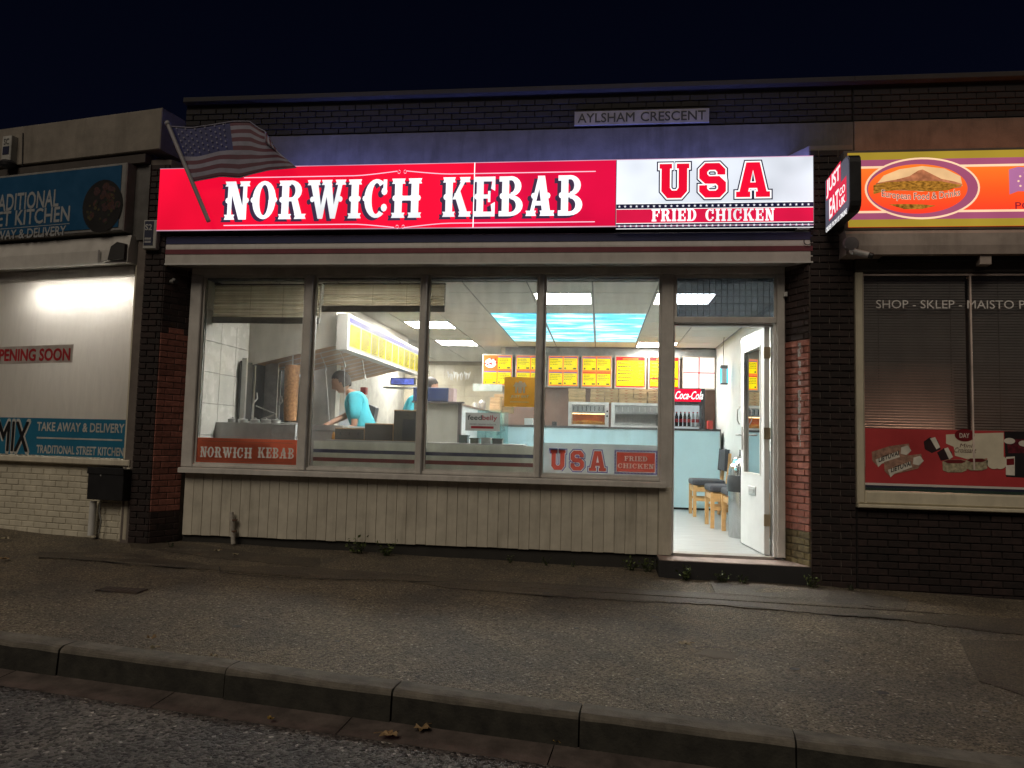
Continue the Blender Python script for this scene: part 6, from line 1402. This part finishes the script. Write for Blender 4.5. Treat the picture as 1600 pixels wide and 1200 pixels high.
def blind(x0, x1, py1, Y, lab, tilt):
    a, b = P(x0, 470, Y).x, P(x1, 470, Y).x; zt = WT-.05; zb = P((x0+x1)/2, py1, Y).z
    t = thing('bamboo_blind', lab, 'blind', ((a+b)/2, Y, zt), group='bamboo blinds in the takeaway windows')
    mb = MB(); n = 44; m_ = 26; vv = []
    for j in range(n+1):
        v = j/n
        for i in range(m_+1):
            u = i/m_
            fold = (0 if v < .45 else .022*abs(math.sin((v-.45)*22+u*.6)))+.004*math.sin(u*9+v*7)
            vv.append((a+(b-a)*u, Y-fold+.003*math.sin(j*2.1), zt+(zb-zt)*v+tilt*(u-.5)*v+.006*math.sin(u*7+j*.7)*v))
    mb.add(vv, [(j*(m_+1)+i, j*(m_+1)+i+1, (j+1)*(m_+1)+i+1, (j+1)*(m_+1)+i) for j in range(n) for i in range(m_)])
    mb.build('weave', bam, t, smooth=True)
    MB().box(a-.01, b+.01, Y-.02, Y+.02, zt+.002, zt+.035).build('head_batten', mat('batten_dark', (.10, .085, .07), .7), t)
    MB().add([(a-.01, Y-.03, zb-.055-tilt*.5), (b+.012, Y-.03, zb-.055+tilt*.5), (b+.012, Y-.03, zb+.004+tilt*.5), (a-.01, Y-.03, zb+.004-tilt*.5), (a-.01, Y-.01, zb-.055-tilt*.5), (b+.012, Y-.01, zb-.055+tilt*.5), (b+.012, Y-.01, zb+.004+tilt*.5), (a-.01, Y-.01, zb+.004-tilt*.5)], [(0, 1, 2, 3), (7, 6, 5, 4), (0, 4, 5, 1), (1, 5, 6, 2), (2, 6, 7, 3), (3, 7, 4, 0)]).build('bottom_bar', mat('bar_grey', (.20, .19, .17), .6), t)
    for f in (.42, .70): MB().box(a+(b-a)*f-.0015, a+(b-a)*f+.0015, Y-.036, Y-.034, zb, zt).build('cord', mat('cord_beige', (.25, .2, .13), .7), t)
    # frayed edge binding
    e = MB(); z = zt
    while z > zb: h = random.uniform(.03, .07); e.box(b+.001, b+.010+random.uniform(0, .008), Y-.012, Y-.006, max(zb, z-h), z-.004); z -= h
    e.build('edge_binding', mat('binding_pale', (.56, .52, .44), .8), t)
blind(319, 500, 497, .20, 'half-drawn bamboo blind in the first window, hanging lower', -.004)
blind(506, 694, 479, .17, 'half-drawn bamboo blind in the second window, rolled higher and reaching past its mullion', .004)

# ------------------------------------------------------------------ people
def skinned(verts, edges, radii, root=0, sub=2):
    me = bpy.data.meshes.new('sk'); me.from_pydata([Vector(v) for v in verts], edges, [])
    o = bpy.data.objects.new('sk', me); COL.objects.link(o)
    o.modifiers.new('s', 'SKIN')
    if not me.skin_vertices: 
        bm = bmesh.new(); bm.from_mesh(me); bm.verts.layers.skin.verify(); bm.to_mesh(me); bm.free()
    lay = me.skin_vertices[0].data
    for i, r in enumerate(radii): lay[i].radius = r if isinstance(r, tuple) else (r, r); lay[i].use_root = (i == root)
    sb = o.modifiers.new('u', 'SUBSURF'); sb.levels = sb.render_levels = sub
    dg = bpy.context.evaluated_depsgraph_get(); dg.update(); m2 = bpy.data.meshes.new_from_object(o.evaluated_get(dg))
    v = [p.co.copy() for p in m2.vertices]; f = [tuple(p.vertices) for p in m2.polygons]
    bpy.data.objects.remove(o); bpy.data.meshes.remove(me); bpy.data.meshes.remove(m2)
    return v, f
skin_m = mat('skin', (.48, .26, .17), .5, var=.06); hair_m = mat('dark_hair', (.035, .024, .020), .6, bump=.6, bs=200, var=.3); shirt_m = mat('teal_shirt', (.055, .44, .54), .8, var=.08, bump=1., bs=16); trou_m = mat('black_trousers', (.02, .02, .024), .8)
def person(label, x, y, ang, lean, nod, lh, rh, shirt, size=1.):
    """ang: facing direction; lean: metres the chest comes forward; nod: head drop; lh, rh: wrist targets"""
    f = Vector((math.cos(R(ang)), math.sin(R(ang)), 0)); s = Vector((-f.y, f.x, 0)); up = Vector((0, 0, 1)); B0 = Vector((x, y, 0)); k = size
    t = thing('person', label, 'person', (x, y, 0))
    pel = B0+up*.95*k; wai = pel+up*.17*k+f*lean*.25; che = pel+up*.36*k+f*lean*.65; nb = pel+up*.51*k+f*lean*.95; nt_ = nb+up*.055*k+f*(.03+nod*.3)
    V = [pel, wai, che, nb, nt_]; Rr = [.11, .10, .10, .07, .062]; E = [(0, 1), (1, 2), (2, 3), (3, 4)]
    sV = [pel-up*.07, pel+up*.05, wai, che-up*.02, che+(nb-che)*.60-f*.015, nb+up*.012]; sR = [.165, .158, .150, .152, .128, .078]; sE = [(0, 1), (1, 2), (2, 3), (3, 4), (4, 5)]
    for sg, hand in ((1, lh), (-1, rh)):
        sh = che+up*.125*k+s*sg*.175*k; hand = Vector(hand); d = hand-sh; L = min(d.length, .535*k); d.normalize()
        half = L/2; bend = math.sqrt(max(0, (.275*k)**2-half**2)); el = sh+d*half+(-up*.9-f*.4).normalized()*bend; wr = sh+d*L
        n = len(V); fd = (wr-el).normalized(); side = fd.cross(up).normalized() if abs(fd.z) < .95 else s
        V += [sh, (sh+el)/2, el, wr, wr+fd*.06]; Rr += [.058, .047, .042, .030, (.036, .022)]; E += [(2, n), (n, n+1), (n+1, n+2), (n+2, n+3), (n+3, n+4)]
        pm = n+4
        for j, (o, ln) in enumerate(((-.030, .068), (-.010, .078), (.010, .074), (.028, .058))):
            m = len(V); V += [wr+fd*.09+side*o, wr+fd*(.09+ln*.5)+side*o*1.1-up*.010, wr+fd*(.09+ln*.85)+side*o*1.1-up*.035]; Rr += [.0095, .0088, .0075]; E += [(pm, m), (m, m+1), (m+1, m+2)]
        m = len(V); V += [wr+fd*.045+side*.042*-sg-up*.012, wr+fd*.085+side*.055*-sg-up*.028]; Rr += [.011, .009]; E += [(n+3, m), (m, m+1)]
        q = len(sV); sV += [sh-up*.015-s*sg*.02, sh+(el-sh)*.42, sh+(el-sh)*.80]; sR += [.092, .078, .070]; sE += [(4, q), (q, q+1), (q+1, q+2)]
    tV = [pel]; tR = [(.165, .135)]; tE = []
    for sg in (1, -1):
        hp = pel-up*.06+s*sg*.09; kn = B0+s*sg*.10+up*.50*k+f*.02; an = B0+s*sg*.10+up*.08; toe = an+f*.15-up*.045
        n = len(V); V += [hp, kn, an, toe]; Rr += [.075, .055, .042, (.045, .03)]; E += [(0, n), (n, n+1), (n+1, n+2), (n+2, n+3)]
        q = len(tV); tV += [hp, kn, an+up*.03]; tR += [.10, .075, .062]; tE += [(0, q), (q, q+1), (q+1, q+2)]
    v, fc = skinned(V, E, Rr)
    # head grown from the neck: jaw, nose, brow, ears, part of the same body mesh
    tilt = Matrix.Rotation(nod*2.0, 3, Vector((-f.y, f.x, 0)))
    hc = nt_+tilt @ (up*.105+f*.018)
    W3 = Matrix((f, s, up)).transposed()
    def shape(p):
        x_, y_, z_ = p; fwd = max(0, x_)
        if z_ < 0: y_ *= 1-.28*min(1, -z_/.11); x_ = x_*(1-.10*min(1, -z_/.11)) if x_ > 0 else x_*(1-.35*min(1, -z_/.11))
        if fwd > .06 and abs(y_) < .022 and -.055 < z_ < .02: x_ += .024*(1-abs(y_)/.022)*(1-abs(z_+.03)/.045 if abs(z_+.03) < .045 else 0)
        if fwd > .05 and abs(y_) < .03 and z_ < -.085: x_ += .012
        if fwd > .05 and .005 < z_ < .035: x_ += .004
        return tilt @ (W3 @ Vector((x_, y_, z_)))
    hb = MB(); hb.ball(hc, .104, .083, .126, 36, 26, shape)
    for sg in (1, -1): hb.ball(hc+tilt @ (W3 @ Vector((-.012, sg*.077, -.015))), .018, .010, .030, 8, 6, lambda p: tilt @ (W3 @ p))
    mb = MB(); mb.add(v, fc); mb.add(hb.v, hb.f); body = mb.build('body', skin_m, t, smooth=True)
    ey = MB()
    for sg in (1, -1): ey.ball(hc+tilt @ (W3 @ Vector((.080, sg*.030, .002))), .010, .012, .008, 8, 6); ey.ball(hc+tilt @ (W3 @ Vector((.086, sg*.030, .026))), .006, .018, .005, 8, 4)
    mt_ = MB(); ey.build('eyes', mat('eye_dark', (.03, .02, .018), .4), body); mt_.ball(hc+tilt @ (W3 @ Vector((.086, 0, -.066))), .008, .024, .006, 10, 6, lambda p: tilt @ (W3 @ p)); mt_.build('mouth', mat('lips', (.34, .13, .10), .5), body)
    h = MB(); h.ball(hc, .112, .090, .135, 34, 26, lambda p: tilt @ (W3 @ (p+Vector((-.006+random.uniform(-.002, .002), random.uniform(-.002, .002), .006)))))
    Mi = (tilt @ W3).inverted(); keep = []
    for fa in h.f:
        c = Mi @ (sum((h.v[i] for i in fa), Vector())/len(fa)-hc)
        if c.z > .035+.55*max(0, c.x)*1.0 or (c.x < -.022 and c.z > -.07) or (c.x < .01 and c.z > -.005): keep.append(fa)
    h.f = keep; h.mi = [0]*len(keep); h.build('hair', hair_m, t, smooth=True)
    v, fc = skinned(sV, sE, sR); mb = MB(); mb.add(v, fc); mb.build('t_shirt', shirt, t, smooth=True)
    v, fc = skinned(tV, tE, tR); mb = MB(); mb.add(v, fc); mb.build('trousers', trou_m, t, smooth=True)
    return t
ck = P(556, 640, 1.62)
hand = P(507, 668, 1.42)
person('cook in teal t-shirt seen in profile bending over the grill with outstretched hand', ck.x+.12, 1.66, 188, .17, .20, P(535, 672, 1.45), hand, shirt_m, .955)
c2 = P(640, 640, 2.3)
person('second worker in teal t-shirt leaning, head hidden by the second mullion', c2.x-.12, 2.4, 20, .24, .12, P(650, 680, 2.1), P(640, 680, 2.2), shirt_m, .96)
c3 = P(713, 640, 3.0)
person('dark-haired worker mostly hidden behind the blue monitor', c3.x-.02, 3.05, 200, .05, .05, P(690, 670, 2.8), P(690, 672, 2.9), mat('dark_shirt', (.03, .03, .04), .8), .86)
tag(MB().path([P(490, 668, 1.40), P(500, 664, 1.40), P(506, 669, 1.41)], .004).build('skewers', steel), 'thin skewer held in the cook\'s hand', 'skewer')

# ------------------------------------------------------------------ pavement edge: pipe stub, weeds, leaves
p0, p1 = P(363, 800, -.04), P(366, 846, -.04)
pp = thing('pipe_stub', 'old white pipe stub with flaking paint against the cream boards', 'pipe', (p1.x, -.05, p1.z))
MB().tube((p1.x, -.055, p1.z-.02), (p0.x, -.055, p0.z), .020, .018, 12).build('pipe', mat('flaking_paint', (.50, .47, .42), .6, var=.25, vs_=30, stain=.9), pp, smooth=True)
for z in (p1.z+.09, p1.z+.19): MB().lathe((p1.x, -.055, z), [(.024, 0), (.024, .012)], 12).build('collar', mat('rust', (.16, .09, .06), .8), pp)
leafm = [mat('weed_leaf', (.12, .16, .05), .6, var=.35, vs_=30), mat('weed_leaf_dark', (.035, .055, .022), .7, var=.35, vs_=30)]
def weed(label, px, py, sz, n, Y=-.06, drk=0):
    c = P(px, py, Y); c.z = gz(c.x, Y)+.0
    t = thing('weed', label, 'weed', c, group='weeds at the wall foot')
    st_ = MB(); lf = MB()
    for i in range(n):
        a = random.uniform(0, 6.28); h = sz*random.uniform(.4, 1.1); tip = Vector((c.x+math.cos(a)*sz*random.uniform(.2, .9), c.y+math.sin(a)*.05-.03, c.z+h))
        b0 = Vector((c.x+random.uniform(-.25, .25)*sz, c.y, c.z-.01)); st_.tube(b0, tip, .0022, .001, 4)
        for j in range(5):
            q = b0+(tip-b0)*(.3+.7*j/4); d = Vector((random.uniform(-1, 1), random.uniform(-1, .2), random.uniform(-.3, .8))).normalized(); l = sz*random.uniform(.16, .34); w = d.cross(Vector((random.random(), .3, 1))).normalized()*l*.32
            lf.add([q, q+d*l*.5+w, q+d*l, q+d*l*.5-w], [(0, 1, 2), (0, 2, 3)])
    st_.build('stem', leafm[1], t); lf.build('leaves', leafm[drk], t)
wl_ = ['leafy weed growing at the foot of the cream boards, left of centre', 'second leafy weed just right of the first at the board foot', 'small weed under the boards near the middle', 'tiny weed sprig under the boards right of the middle', 'small weed under the boards before the door post', 'weed clump at the foot of the right end boards', 'trailing weed at the corner of boards and doorstep', 'weed in front of the left end of the doorstep', 'spreading weed before the middle of the doorstep', 'grass tuft before the doorstep', 'weed at the right end of the doorstep', 'tiny weed before the right pier', 'dark weed at the foot of the left pier']
for k, (x, y, s_, n, Y, d) in enumerate(((560, 850, .135, 16, -.07, 0), (606, 854, .13, 16, -.07, 0), (798, 862, .07, 8, -.06, 0), (856, 864, .065, 7, -.06, 0), (893, 868, .06, 6, -.06, 0), (985, 880, .11, 12, -.07, 0), (1012, 884, .12, 12, -.09, 0), (1070, 890, .12, 12, -.32, 0), (1128, 896, .09, 12, -.33, 0), (1160, 898, .08, 9, -.33, 0), (1270, 905, .10, 10, -.34, 0), (1330, 915, .06, 8, -.34, 1), (268, 842, .06, 8, -.34, 1))): weed(wl_[k], x, y, s_, n, Y, d)
lcol = [mat('leaf_tan', (.30, .20, .10), .6, var=.3, vs_=40), mat('leaf_pale', (.38, .33, .22), .6, var=.2, vs_=40), mat('leaf_yellow', (.34, .22, .05), .6, var=.2, vs_=40)]
def leaf(label, px, py, sz, m, road=0):
    c = PZ(px, py, GA-(.125 if road else 0), GB, GC); z0 = gz(c.x, c.y)-(.122 if road else -.012)
    a = random.random()*6.28; mb = MB(); n = 16; vv = [(c.x, c.y, z0+.006)]
    for i in range(n):
        th = 2*math.pi*i/n; r = sz*(.62+.38*math.cos(th*5+1)**2)*(1 if i % 2 else .8)
        vv.append((c.x+r*math.cos(th+a), c.y+r*.75*math.sin(th+a), z0+.002+.012*random.random()+.010*math.cos(th*2)**2))
    mb.add(vv, [(0, 1+i, 1+(i+1) % n) for i in range(n)]); t = thing('fallen_leaf', label, 'leaf', c, group='fallen leaves')
    mb.build('blade', lcol[m], t); MB().tube(vv[1], (vv[1][0]+sz*.7*math.cos(a), vv[1][1]+sz*.5*math.sin(a), z0+.015), .0018, n=4).build('stalk', lcol[0], t)
for lab, x, y, s_, m, rd in (('curled tan leaf lying in the gutter, left of a pair', 608, 1152, .052, 0, 1), ('broad brown leaf in the gutter beside the curled one', 660, 1142, .050, 0, 1), ('small yellow leaf in the gutter by a kerb joint', 871, 1163, .022, 2, 1), ('tan leaf on the pavement near the kerb at left', 236, 1003, .036, 0, 0), ('pale leaf scrap just below the tan one near the kerb', 241, 1018, .026, 1, 0), ('pale scrap on the pavement close to the kerb', 334, 1031, .026, 1, 0), ('pale round leaf beside the pothole', 1070, 1011, .045, 1, 0), ('pale leaf near the cream boards at left', 339, 864, .035, 1, 0), ('second pale leaf near the pipe stub', 368, 870, .035, 1, 0), ('pale leaf at the far left edge of the pavement', 7, 845, .05, 1, 0), ('tan leaf below it at the far left edge', 8, 877, .05, 0, 0), ('yellow leaf flat in the gutter at left', 423, 1127, .020, 2, 1), ('tan leaf in front of the doorstep', 1166, 902, .035, 0, 0), ('small dark leaf in front of the doorstep', 1092, 905, .02, 0, 0)): leaf(lab, x, y, s_, m, rd)
